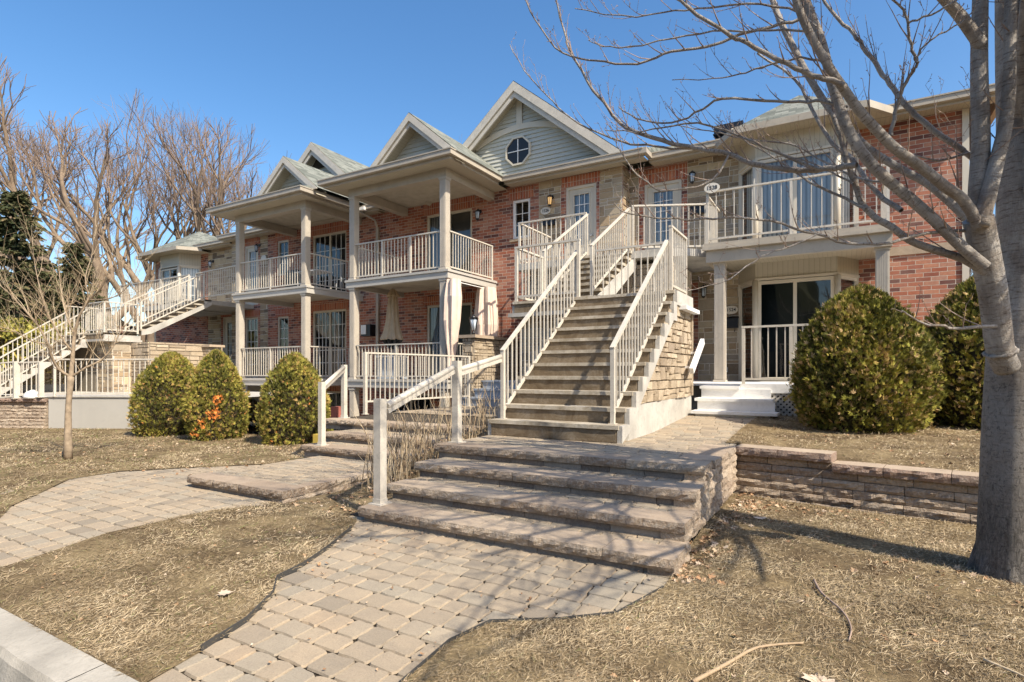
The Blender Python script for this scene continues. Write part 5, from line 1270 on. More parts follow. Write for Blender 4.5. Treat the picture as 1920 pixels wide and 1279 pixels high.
BT={'trunk':(0,[(0.962,4.745,-1.464,0.2508),(0.965,4.746,-1.241,0.2112),(0.967,4.748,-0.898,0.1927),(0.976,4.753,-0.418,0.1848),(0.991,4.762,-0.007,0.1795),(1.015,4.776,0.473,0.1716),(1.032,4.786,1.022,0.161),(1.021,4.779,1.536,0.1478),(0.997,4.765,2.05,0.132),(0.973,4.752,2.599,0.1109),(0.95,4.738,3.422,0.0792)]),'limb':(0,[(0.876,4.52,0.026,0.0689),(0.834,4.457,0.124,0.0699),(0.804,4.4,0.316,0.0707),(0.779,4.347,0.472,0.0714),(0.739,4.285,0.657,0.0723),(0.71,4.229,0.775,0.073),(0.681,4.173,0.891,0.0737)]),'stemA':(0,[(0.681,4.173,0.876,0.0523),(0.682,4.164,1.074,0.0486),(0.691,4.16,1.34,0.0449),(0.681,4.144,1.742,0.0413),(0.685,4.137,2.138,0.0376),(0.694,4.132,2.591,0.0339),(0.713,4.134,3.133,0.0302)]),'stemB':(0,[(0.681,4.115,0.832,0.0421),(0.715,4.118,0.995,0.0393),(0.753,4.125,1.184,0.0366),(0.791,4.13,1.374,0.0339),(0.806,4.122,1.565,0.0314),(0.81,4.108,1.901,0.0289),(0.814,4.094,2.248,0.0266),(0.831,4.087,2.828,0.0241)]),'P1':(1,[(0.719,4.195,0.613,0.0319),(0.611,4.142,0.72,0.0315),(0.46,4.064,0.893,0.0313),(0.343,4.006,1.018,0.0309),(0.179,3.92,1.183,0.0306),(0.074,3.868,1.34,0.03),(0.015,3.844,1.479,0.0291),(-0.02,3.834,1.609,0.0281),(-0.061,3.82,1.766,0.0271),(-0.105,3.805,1.964,0.0261),(-0.166,3.78,2.151,0.0252),(-0.216,3.761,2.323,0.0241)]),'P2':(1,[(0.676,4.112,0.832,0.0304),(0.596,4.038,0.974,0.0294),(0.501,3.956,1.046,0.0285),(0.374,3.855,1.154,0.0277),(0.259,3.761,1.238,0.0269),(0.168,3.681,1.332,0.0258),(0.079,3.602,1.436,0.0248),(0.001,3.53,1.552,0.0237),(-0.051,3.473,1.63,0.0225),(-0.127,3.402,1.766,0.0213),(-0.179,3.345,1.877,0.0201),(-0.214,3.298,1.989,0.0188)]),'P3':(1,[(0.778,4.637,0.885,0.0263),(0.637,4.635,1.084,0.0262),(0.496,4.633,1.257,0.026),(0.349,4.627,1.379,0.0258),(0.164,4.6,1.545,0.0255),(0.037,4.606,1.723,0.025),(-0.084,4.616,1.903,0.0243),(-0.216,4.619,2.174,0.0236),(-0.312,4.644,2.417,0.0227),(-0.408,4.669,2.671,0.0216),(-0.475,4.711,2.92,0.0205)]),'P4':(1,[(0.741,4.266,0.575,0.024),(0.62,4.218,0.67,0.0233),(0.47,4.153,0.732,0.0226),(0.352,4.107,0.79,0.0218),(0.257,4.074,0.879,0.0208),(0.186,4.055,0.929,0.0197),(0.125,4.043,1.003,0.0185),(0.064,4.03,1.17,0.0172),(0.027,4.032,1.305,0.0158),(-0.01,4.033,1.472,0.0144),(-0.065,4.024,1.643,0.013)]),'P5':(1,[(0.078,3.934,1.241,0.0177),(-0.007,3.956,1.248,0.0174),(-0.098,3.973,1.26,0.0171),(-0.228,3.969,1.273,0.0168),(-0.397,3.941,1.322,0.0166),(-0.536,3.931,1.376,0.0162),(-0.64,3.941,1.442,0.0156),(-0.843,3.893,1.513,0.0152),(-1.005,3.87,1.571,0.0146),(-1.171,3.843,1.655,0.0139),(-1.294,3.842,1.716,0.0132),(-1.397,3.854,1.815,0.0123),(-1.502,3.863,1.975,0.0114),(-1.62,3.865,2.144,0.0105),(-1.71,3.884,2.312,0.0095),(-1.788,3.91,2.448,0.0085),(-1.86,3.939,2.653,0.0074),(-1.941,3.963,2.946,0.0063)]),'P6':(1,[(0.722,4.255,0.817,0.0096),(0.605,4.17,0.829,0.0092),(0.426,4.047,0.816,0.0089),(0.282,3.946,0.766,0.0086),(0.177,3.868,0.744,0.0081),(0.025,3.762,0.747,0.0077),(-0.125,3.657,0.79,0.0073),(-0.295,3.54,0.847,0.0069),(-0.454,3.43,0.877,0.0064),(-0.582,3.338,0.873,0.0059),(-0.709,3.247,0.86,0.0053),(-0.834,3.156,0.862,0.0047),(-0.959,3.066,0.87,0.0041),(-1.039,3.002,0.89,0.0035),(-1.09,2.956,0.939,0.0029)]),'P7':(1,[(0.009,3.487,1.537,0.0147),(-0.083,3.45,1.582,0.014),(-0.173,3.413,1.621,0.0131),(-0.303,3.353,1.707,0.0123),(-0.448,3.284,1.796,0.0115),(-0.528,3.254,1.849,0.0105),(-0.687,3.176,1.969,0.0096),(-0.797,3.128,2.076,0.0085)]),'P8':(1,[(0.031,3.848,1.565,0.0094),(-0.107,3.857,1.634,0.0091),(-0.223,3.879,1.665,0.0086),(-0.425,3.851,1.716,0.0082),(-0.665,3.799,1.768,0.0077),(-0.795,3.813,1.729,0.007),(-0.938,3.819,1.697,0.0063),(-1.106,3.811,1.71,0.0055),(-1.283,3.797,1.804,0.0047),(-1.374,3.833,1.897,0.0037)]),'P9':(1,[(-0.225,3.929,2.207,0.0104),(-0.383,3.889,2.188,0.01),(-0.561,3.837,2.161,0.0096),(-0.718,3.798,2.13,0.0092),(-0.869,3.761,2.128,0.0087),(-1.023,3.723,2.116,0.0081),(-1.181,3.683,2.08,0.0075),(-1.393,3.611,2.113,0.0068),(-1.555,3.568,2.167,0.0061),(-1.724,3.521,2.271,0.0054),(-1.868,3.49,2.489,0.0046),(-1.965,3.485,2.69,0.0038)]),'P10':(1,[(-0.127,3.639,1.975,0.0067),(-0.267,3.634,2.122,0.0062),(-0.488,3.581,2.197,0.0057),(-0.757,3.5,2.205,0.0051),(-0.952,3.463,2.229,0.0044),(-1.196,3.396,2.245,0.0036),(-1.479,3.307,2.338,0.0027)]),'P11':(1,[(-0.154,3.623,1.938,0.0067),(-0.293,3.641,2.012,0.0063),(-0.433,3.658,2.052,0.0059),(-0.682,3.61,2.104,0.0054),(-0.926,3.566,2.112,0.0049),(-1.184,3.514,2.108,0.0042),(-1.367,3.506,2.168,0.0035),(-1.483,3.537,2.255,0.0027)]),'P12':(1,[(-0.05,3.8,1.832,0.0068),(-0.218,3.795,1.896,0.0061),(-0.416,3.771,1.888,0.0053),(-0.562,3.777,1.881,0.0044),(-0.714,3.781,1.9,0.0034),(-0.967,3.725,1.931,0.0024)]),'P13':(1,[(-0.093,3.891,1.234,0.0085),(-0.225,3.913,1.305,0.0079),(-0.429,3.892,1.439,0.0074),(-0.581,3.902,1.55,0.0066),(-0.834,3.853,1.665,0.0059),(-1.063,3.817,1.67,0.005),(-1.248,3.808,1.681,0.0041),(-1.459,3.783,1.73,0.003)]),'P14':(1,[(-0.847,3.912,1.524,0.0086),(-1.019,3.926,1.56,0.0081),(-1.2,3.936,1.623,0.0076),(-1.388,3.941,1.687,0.007),(-1.639,3.909,1.828,0.0063),(-1.844,3.905,1.998,0.0056),(-1.998,3.929,2.179,0.0048),(-2.195,3.93,2.417,0.004),(-2.35,3.955,2.69,0.0031)]),'P15':(1,[(-0.645,3.914,1.431,0.0082),(-0.719,3.838,1.269,0.0074),(-0.859,3.722,1.197,0.0067),(-1.01,3.6,1.17,0.0059),(-1.075,3.528,1.219,0.0051),(-1.14,3.457,1.284,0.0043),(-1.203,3.387,1.401,0.0034),(-1.231,3.337,1.453,0.0026)]),'P16':(1,[(0.843,5.023,1.441,0.0213),(0.718,5.007,1.58,0.0207),(0.563,4.974,1.726,0.0201),(0.424,4.95,1.898,0.0193),(0.345,4.962,2.046,0.0183),(0.284,4.984,2.166,0.0172),(0.222,5.005,2.308,0.0161),(0.141,5.016,2.469,0.0149),(0.076,5.035,2.596,0.0136),(-0.03,5.031,2.747,0.0124),(-0.139,5.025,2.967,0.011)]),'P17':(1,[(0.235,3.736,1.311,0.011),(0.256,3.723,1.43,0.0103),(0.275,3.708,1.519,0.0097),(0.315,3.706,1.603,0.009),(0.347,3.699,1.646,0.0084),(0.332,3.665,1.688,0.0078),(0.313,3.627,1.772,0.0073),(0.301,3.594,1.837,0.0067),(0.275,3.553,1.895,0.0062),(0.211,3.49,1.942,0.0057)]),'P18':(1,[(0.34,3.624,1.63,0.0057),(0.349,3.617,1.674,0.0052),(0.396,3.634,1.736,0.0047),(0.473,3.668,1.783,0.0042),(0.562,3.709,1.843,0.0037),(0.61,3.725,1.9,0.0032)]),'P19':(1,[(0.301,3.566,1.822,0.0057),(0.358,3.553,1.827,0.0052),(0.423,3.545,1.834,0.0047),(0.502,3.545,1.867,0.0042)]),'P20':(1,[(0.687,4.118,1.868,0.035),(0.576,4.014,2.015,0.0314),(0.498,3.93,2.083,0.0275),(0.398,3.832,2.179,0.0238)]),'P21':(1,[(0.205,4.183,1.193,0.0084),(0.065,4.313,1.291,0.0079),(-0.122,4.416,1.466,0.0073),(-0.327,4.508,1.651,0.0065),(-0.62,4.548,1.766,0.0056),(-0.901,4.595,1.905,0.0045),(-1.165,4.653,2.028,0.0032)]),'P22':(1,[(0.06,3.981,1.143,0.0069),(-0.054,4.1,1.265,0.0063),(-0.24,4.176,1.417,0.0057),(-0.441,4.243,1.545,0.0049),(-0.608,4.33,1.678,0.0039),(-0.822,4.39,1.872,0.0028)]),'P23':(1,[(0.124,4.019,0.991,0.0096),(-0.054,4.088,1.143,0.0084),(-0.238,4.154,1.297,0.0071),(-0.438,4.211,1.496,0.0054),(-0.602,4.288,1.661,0.0035)]),'P24':(1,[(-0.125,3.582,0.774,0.0053),(-0.252,3.473,0.701,0.0047),(-0.351,3.379,0.656,0.004),(-0.448,3.287,0.577,0.0034),(-0.568,3.182,0.485,0.0027),(-0.71,3.063,0.437,0.002)]),'P25':(1,[(0.784,4.292,0.27,0.0107),(0.589,4.107,0.256,0.0094),(0.5,3.985,0.26,0.0079),(0.388,3.85,0.276,0.0065),(0.318,3.739,0.309,0.005),(0.274,3.643,0.331,0.0035)]),'P26':(1,[(0.348,4.615,1.097,0.0178),(0.2,4.722,1.277,0.0169),(0.073,4.84,1.567,0.0157),(-0.065,4.952,1.753,0.0142),(-0.214,5.058,2.118,0.0125),(-0.336,5.179,2.418,0.0105),(-0.624,5.203,2.734,0.0084)]),'P27':(1,[(0.805,5.0,1.534,0.0086),(0.581,4.868,1.478,0.0069),(0.389,4.755,1.515,0.0051),(0.229,4.661,1.478,0.0031)]),'O1':(1,[(0.95,4.6,1.6,0.05),(0.9,4.1,2.2,0.0413),(0.8,3.5,2.9,0.0325),(0.6,2.9,3.5,0.0238),(0.3,2.4,4.2,0.015)]),'O2':(1,[(1.0,4.7,1.3,0.05),(1.3,4.0,1.8,0.0413),(1.5,3.4,2.2,0.0325),(1.7,2.7,2.6,0.0238),(1.8,2.0,3.0,0.015)]),'O3':(1,[(1.0,4.7,2.4,0.045),(0.8,4.2,3.3,0.034),(0.4,3.9,4.1,0.023),(-0.1,3.6,4.9,0.012)]),'O4':(1,[(1.05,4.75,0.9,0.045),(1.6,4.2,1.2,0.034),(2.1,3.5,1.5,0.023),(2.4,2.9,1.7,0.012)]),'O5':(1,[(1.0,4.75,1.9,0.05),(1.6,4.6,2.9,0.0377),(2.2,4.2,3.7,0.0253),(2.7,3.9,4.6,0.013)]),'O6':(1,[(1.0,4.75,2.8,0.045),(1.3,4.2,3.6,0.034),(1.4,3.6,4.4,0.023),(1.5,3.0,5.0,0.012)]),'O7':(1,[(1.0,4.75,1.5,0.05),(1.7,5.2,2.2,0.0377),(2.4,5.4,2.8,0.0253),(3.0,5.6,3.5,0.013)]),'O9':(1,[(1.0,4.65,2.0,0.04),(1.4,3.7,2.6,0.0325),(1.6,2.9,3.1,0.025),(1.5,2.0,3.5,0.0175),(1.2,1.4,4.0,0.01)]),'O10':(1,[(1.0,4.7,1.1,0.04),(1.7,3.9,1.4,0.0325),(2.0,3.0,1.9,0.025),(2.0,2.2,2.2,0.0175),(1.9,1.5,2.4,0.01)]),'O11':(1,[(1.0,4.7,2.2,0.04),(1.9,4.1,2.7,0.03),(2.6,3.3,3.3,0.02),(2.9,2.4,3.8,0.01)]),'O12':(1,[(1.0,4.7,3.2,0.035),(1.1,3.9,4.2,0.0267),(1.0,3.1,4.9,0.0183),(0.7,2.5,5.5,0.01)]),'O13':(1,[(1.0,4.7,1.3,0.04),(2.0,4.2,1.9,0.03),(2.9,3.4,2.5,0.02),(3.4,2.4,3.0,0.01)]),'O14':(1,[(1.0,4.7,2.6,0.04),(0.9,4.4,3.8,0.03),(0.3,4.2,4.9,0.02),(-0.4,4.2,5.8,0.01)]),'O15':(1,[(1.3,3.4,2.2,0.02),(1.9,2.8,2.2,0.0153),(2.3,2.2,2.5,0.0107),(2.5,1.6,2.7,0.006)])}
ST_=[[(-10.236,3.951,-1.343,0.0622),(-10.236,3.951,-0.672,0.0442),(-10.222,3.96,-0.344,0.041),(-10.201,3.972,-0.066,0.0491)],[(-10.201,3.972,-0.082,0.0524),(-10.173,3.989,0.311,0.0393),(-10.152,4.001,0.573,0.036),(-10.023,4.019,0.879,0.0293),(-9.838,4.07,1.101,0.0227),(-9.571,4.111,1.264,0.016),(-9.355,4.122,1.526,0.0063)],[(-10.208,3.968,-0.066,0.0328),(-10.229,3.84,0.032,0.0291),(-10.205,3.738,0.208,0.0256),(-10.138,3.661,0.419,0.0221),(-10.137,3.546,0.672,0.0187),(-10.193,3.397,0.91,0.0154),(-10.264,3.239,1.143,0.0091),(-10.363,3.065,1.339,0.006)],[(-10.187,3.981,-0.066,0.0262),(-10.011,4.084,0.066,0.0229),(-9.913,4.258,0.191,0.0199),(-9.756,4.351,0.398,0.0166),(-9.767,4.46,0.637,0.0134),(-9.702,4.614,0.898,0.0102),(-9.615,4.666,1.17,0.0051)],[(-10.152,4.001,0.557,0.0262),(-10.355,3.997,0.812,0.0199),(-10.547,4.001,1.157,0.0168),(-10.71,4.02,1.509,0.0102),(-10.86,4.048,1.954,0.0051)],[(-10.173,3.989,0.311,0.0229),(-10.173,3.873,0.47,0.0194),(-10.348,3.77,0.793,0.0162),(-10.329,3.665,1.104,0.0128),(-10.426,3.608,1.584,0.008),(-10.342,3.541,1.96,0.0047)],[(-9.964,3.996,0.874,0.0194),(-9.859,4.057,1.117,0.0162),(-9.894,4.037,1.441,0.013),(-9.926,4.134,1.786,0.0098),(-9.898,4.151,2.113,0.0049)],[(-9.838,4.07,1.101,0.0162),(-9.468,4.172,1.104,0.0128),(-9.281,4.282,1.224,0.0096),(-9.048,4.303,1.407,0.0063),(-8.967,4.351,1.644,0.0038)],[(-10.138,3.661,0.419,0.0158),(-10.218,3.498,0.453,0.0125),(-10.293,3.338,0.586,0.0093),(-10.428,3.142,0.67,0.0061)]]

random.seed(99)
tree=empty('large_tree',(.95,4.75,-1.35),'large smooth grey barked bare tree at the right edge, casting branch shadows','tree')
tm=MB(); lm=MB(); tw=MB()
for name,(lv,pts) in BT.items():
    sp=smooth_path(pts,4 if lv==0 else 3)
    if name=='trunk': pass
    P_=[Vector(q[:3]) for q in sp]; rr_=[q[3] for q in sp]
    if lv==1:
        for i in range(1,len(P_)-1):
            if rr_[i]<.02: P_[i]=P_[i]+rv(.006)
    (tm if lv==0 else lm).tube(P_,rr_,20 if lv==0 else (10 if rr_[0]>.02 else 6),cap=(lv==0))
    if lv==0: 
        if name in('stemA','stemB'):
            for i in range(6,len(P_),2):
                if random.random()<.6: twig(tw,P_[i],rv(1)+Vector((-.2,-.3,.4)),random.uniform(.12,.5),.004,1)
        continue
    n=len(P_); tot=sum((P_[i+1]-P_[i]).length for i in range(n-1)); base=rr_[0]
    side=1
    for i in range(2,n):
        seg=(P_[i]-P_[i-1]).length; d=(P_[i]-P_[i-1]).normalized()
        k=seg/.085
        while k>0:
            if random.random()<min(1,k)*(.8 if rr_[i]<.02 else .45):
                side=-side; s=Vector((0,0,1)).cross(d)*side; e=(d*.8+s*random.uniform(.3,1)+Vector((0,0,random.uniform(-.1,.9)))).normalized()
                thin=rr_[i]<.012
                L=random.uniform(.10,.45) if not thin else random.uniform(.05,.28)
                if name[0]=='O': L*=1.7  # O limbs: out of view, put in for their shadows
                if rr_[i]<.05: twig(tw,P_[i]-d*random.random()*seg,e,L,min(.0052,rr_[i]*.5+.001),2 if (L>.3 and random.random()<.6) else 1,up=.5)
            k-=1
# unseen limbs over the street side, added for the branch shadows they cast
def seen(p):
    zc=-p.x*.5075+p.y*.8616; xc=p.x*.8616+p.y*.5075
    if zc<.15: return p.length<1.1
    return (-1.0<xc/zc<.97 and -.6<p.z/zc<.74) or p.length<1.1
rs=random.Random(77); made=0
while made<32:
    a=Vector((1.0,4.72,rs.uniform(.9,3.2))); e=Vector((rs.uniform(-.4,3.4),rs.uniform(.9,4.0),rs.uniform(1.5,5.4))); m1=a.lerp(e,.35)+Vector((rs.uniform(-.2,.5),rs.uniform(-.2,.2),rs.uniform(-.3,.3))); m2=a.lerp(e,.7)+Vector((rs.uniform(-.3,.4),rs.uniform(-.2,.2),rs.uniform(-.1,.35)))
    sp=smooth_path([tuple(a)+(.022,),tuple(m1)+(.015,),tuple(m2)+(.010,),tuple(e)+(.005,)],4); P_=[Vector(q[:3]) for q in sp]
    if any(seen(p) for p in P_[3:]): continue
    made+=1; lm.tube(P_,[q[3] for q in sp],6,cap=False)
    for i in range(3,len(P_)):
        for _ in range(2):
            d=(P_[i]-P_[i-1]).normalized(); f=(d*.7+rv(.9)+Vector((0,0,.2))).normalized(); L=rs.uniform(.4,1.1)
            if not seen(P_[i]+f*L) and not seen(P_[i]+f*L*.5) and not seen(P_[i]): twig(tw,P_[i],f,L,.006,1,up=.3,buds=False)
# flare at the trunk foot
for k in range(9):
    a=2*math.pi*k/9+.3; d=Vector((math.cos(a),math.sin(a),0)); c=Vector((.96,4.76,0))
    tm.tube([c+d*.09+Vector((0,0,-.85)),c+d*.13+Vector((0,0,-1.12)),c+d*.19+Vector((0,0,-1.30)),c+d*.27+Vector((0,0,-1.40))],[.05,.065,.055,.03],9,cap=False)
tm.build('trunk',MAT['bark'],tree); lm.build('limbs',MAT['bark'],tree); tw.build('twigs',MAT['twig'],tree)
# collar where the side limb leaves the trunk
m=MB(); l=BT['limb'][1]; c=Vector(l[1][:3]); ax=(Vector(l[2][:3])-Vector(l[0][:3])).normalized()
o_=ax.orthogonal().normalized(); q_=ax.cross(o_); R_=l[1][3]*1.06
ring=[c+o_*(R_*math.cos(2*math.pi*k/24))+q_*(R_*math.sin(2*math.pi*k/24)) for k in range(25)]
m.tube(ring,[.012+.005*math.sin(k*1.7) for k in range(25)],6,cap=False); m.build('branch_collar',MAT['bark'],tree)

# young tree on the left lawn
tree=empty('young_tree',(ST_[0][0][0],ST_[0][0][1],-1.35),'young bare tree with pale arching twigs on the left lawn','tree')
tm=MB(); tw=MB(); random.seed(5)
for k,pts in enumerate(ST_):
    sp=smooth_path(pts,3); P_=[Vector(q[:3]) for q in sp]; r_=[q[3]*(1 if k==0 else .68) for q in sp]; tm.tube(P_,r_,9,cap=(k==0))
    if k==0: continue
    for i in range(2,len(P_)):
        for _ in range(3):
            if random.random()<.6:
                d=(P_[i]-P_[i-1]).normalized(); e=(d*.7+rv(.9)+Vector((0,0,.4))).normalized(); twig(tw,P_[i],e,random.uniform(.25,.80),max(.0032,min(.005,r_[i]*.4)),1,up=.4,buds=False,curl=.5)
tm.build('trunk',MAT['bark_small'],tree); tw.build('twigs',MAT['stalk'],tree)

# ---------------- clipped cedars
def cedar(loc,rad,h,label,mat,n=6500,seed=1,shape=1.,brown=None,leaf=.055,squash=1.,group=None,shoulder=0):
    rg=np.random.default_rng(seed); t=empty('clipped_cedar',loc,label,'shrub',group)
    x,y,z=loc
    u=rg.random(n)**.85; ph=rg.random(n)*2*np.pi
    # profile radius by height fraction
    hf=u
    prof=np.where(hf<.30,.80+.20*np.sin(hf/.30*np.pi/2),np.cos(np.clip((hf-.30)/.70,0,1)*np.pi/2)**(.72*shape))
    q1=rad*ph; q2=h*hf
    cre=np.sin(q1*13+seed+2*np.sin(q2*5))*np.sin(q2*15+2*np.sin(q1*6)); cre2=np.sin(q1*31+q2*9)*np.sin(q2*29-q1*7)
    bump=1+.03*np.sin(ph*3+hf*5+seed)+.03*np.sin(ph*7+hf*13)+.05*cre+.03*cre2+rg.normal(0,.03,n)+np.where(rg.random(n)<.05,rg.uniform(.02,.09,n),0)
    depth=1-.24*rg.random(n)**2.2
    r=rad*prof*bump*depth
    C=np.stack([x+r*np.cos(ph)+shoulder*hf,y+r*np.sin(ph)*squash,z+.03+h*hf*(.97+.03*depth)+rg.normal(0,.012,n)],1)
    out=np.stack([np.cos(ph),np.sin(ph),.25+1.3*hf**2],1); out/=np.linalg.norm(out,axis=1)[:,None]
    # clumps steer the spray direction
    d=out*.75+rg.normal(0,.42,(n,3))+np.array([0,0,.42]); d/=np.linalg.norm(d,axis=1)[:,None]
    s=np.cross(d,rg.normal(0,1,(n,3))+out*1.2); s/=np.linalg.norm(s,axis=1)[:,None]
    L=(leaf*rg.uniform(.55,1.35,n))[:,None]; w=L*rg.uniform(.14,.24,n)[:,None]
    V=[];F=[];tint=[]
    cl=.5+.5*np.sin(C[:,0]*11+seed)*np.sin(C[:,1]*12)*np.sin(C[:,2]*10+seed*2)
    base=np.clip(.12+.25*cl+.12*cre+.08*cre2+rg.normal(0,.17,n)+.15*(depth-.88)*4+.15*np.sin(q1*3.1+q2*2.3+seed),0,.74)  # clump tone, with shade of crevices and inner sprays put into the tint
    br=rg.random(n); base=np.where(br>.90,rg.uniform(.74,.93,n),base)
    if brown is not None:
        for (bx,by,bz,brd) in brown:
            m_=np.linalg.norm(C-np.array([bx,by,bz]),axis=1)<brd*rg.uniform(.6,1.1,n); base=np.where(m_,rg.uniform(.955,1.,n),base)
    for k,(ang,ll) in enumerate(((0,1.),(.5,.8),(-.5,.8),(.95,.55),(-.95,.55))):
        dd=d*np.cos(ang)+s*np.sin(ang); ss=s*np.cos(ang)-d*np.sin(ang); nrm=np.cross(dd,ss)
        a=C; b=C+dd*L*ll*.55+ss*w*ll*.55; c=C+dd*L*ll+nrm*L*.12; e=C+dd*L*ll*.55-ss*w*ll*.55
        b0=len(V)*0
        V.append(np.stack([a,b,c,e],1).reshape(-1,3)); tint.append(np.clip(base+rg.normal(0,.035,n)*(base<.95),0,1))
    V=np.concatenate(V); nq=len(V)//4; F=np.arange(nq*4).reshape(-1,4)
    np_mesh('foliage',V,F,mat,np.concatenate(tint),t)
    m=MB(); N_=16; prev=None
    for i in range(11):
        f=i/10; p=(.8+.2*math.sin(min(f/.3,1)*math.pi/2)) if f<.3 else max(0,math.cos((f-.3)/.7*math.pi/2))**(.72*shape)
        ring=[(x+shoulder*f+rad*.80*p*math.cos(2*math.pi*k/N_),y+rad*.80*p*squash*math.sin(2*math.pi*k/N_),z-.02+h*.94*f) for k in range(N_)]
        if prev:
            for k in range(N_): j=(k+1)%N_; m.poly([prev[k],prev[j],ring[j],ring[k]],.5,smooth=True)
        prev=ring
    m.build('shade_core',MAT['core'],t)  # solid dark shell standing in for the shaded inside of the shrub
    m=MB(); rs_=random.Random(seed)
    for k in range(70):
        f=rs_.random()**.8; p=(.8+.2*math.sin(min(f/.3,1)*math.pi/2)) if f<.3 else max(0,math.cos((f-.3)/.7*math.pi/2))**(.72*shape)
        a=rs_.random()*6.283; q=Vector((x+shoulder*f+rad*p*.9*math.cos(a),y+rad*p*.9*squash*math.sin(a),z+h*f)); d=Vector((math.cos(a),math.sin(a),.7+f)).normalized(); L=rs_.uniform(.08,.19)
        m.tube([q,q+d*L*.5,q+d*L+Vector((0,0,.02))],[.003,.0025,.001],3,cap=False)
    m.build('stray_shoots',MAT['stalk'],t); return t
G_='cedars clipped into rounded cones'
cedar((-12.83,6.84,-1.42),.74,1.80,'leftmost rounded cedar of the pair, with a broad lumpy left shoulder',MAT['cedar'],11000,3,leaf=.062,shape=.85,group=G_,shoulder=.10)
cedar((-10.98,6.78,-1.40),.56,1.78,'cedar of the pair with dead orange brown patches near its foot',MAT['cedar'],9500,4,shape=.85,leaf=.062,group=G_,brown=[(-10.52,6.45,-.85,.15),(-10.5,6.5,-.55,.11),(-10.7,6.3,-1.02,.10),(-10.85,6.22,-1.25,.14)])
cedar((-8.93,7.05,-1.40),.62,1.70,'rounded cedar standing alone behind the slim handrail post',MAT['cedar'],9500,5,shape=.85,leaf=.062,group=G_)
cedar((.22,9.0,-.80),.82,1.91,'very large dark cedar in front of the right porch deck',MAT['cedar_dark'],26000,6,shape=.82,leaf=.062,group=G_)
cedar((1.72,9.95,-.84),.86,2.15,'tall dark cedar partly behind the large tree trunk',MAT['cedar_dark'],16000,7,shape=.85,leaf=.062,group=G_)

# ---------------- dormant stalks between the two flights
t=empty('dormant_shrub',(-4.2,5.3,-1.2),'tangle of dry tan stalks between the two flights of paver steps','shrub')
m=MB(); random.seed(17)
for k in range(180):
    x=random.uniform(-4.45,-3.98); y=random.uniform(4.3,7.2) if k%3 else random.uniform(4.4,5.4); z=zbed(x,y)-.03
    h=random.uniform(.30,.85); a=random.uniform(0,6.28); ln=random.uniform(.05,.55)
    pts=[(x+math.cos(a)*ln*h*f**1.6,y+math.sin(a)*ln*h*f**1.6,z+h*f) for f in (0,.25,.5,.75,1)]
    m.tube(pts,[.0055,.005,.0045,.0035,.0018],4,cap=False)
    for _ in range(2):
        i=random.randint(1,3); p=Vector(pts[i]); twig(m,p,Vector((random.uniform(-1,1),random.uniform(-1,1),1.2)),random.uniform(.08,.25),.003,0,buds=False)
m.build('stems',MAT['stalk'],t)
m=MB()
for k in range(9):
    x=random.uniform(-4.4,-4.0); y=random.uniform(4.5,6.8); z=zbed(x,y)+random.uniform(.35,.7); c=Vector((x,y,z))
    for _ in range(14): e=rv(1).normalized()*.035; m.tube([c,c+e],[.002,.0006],3,cap=False)
m.build('seed_heads',MAT['stalk'],t)

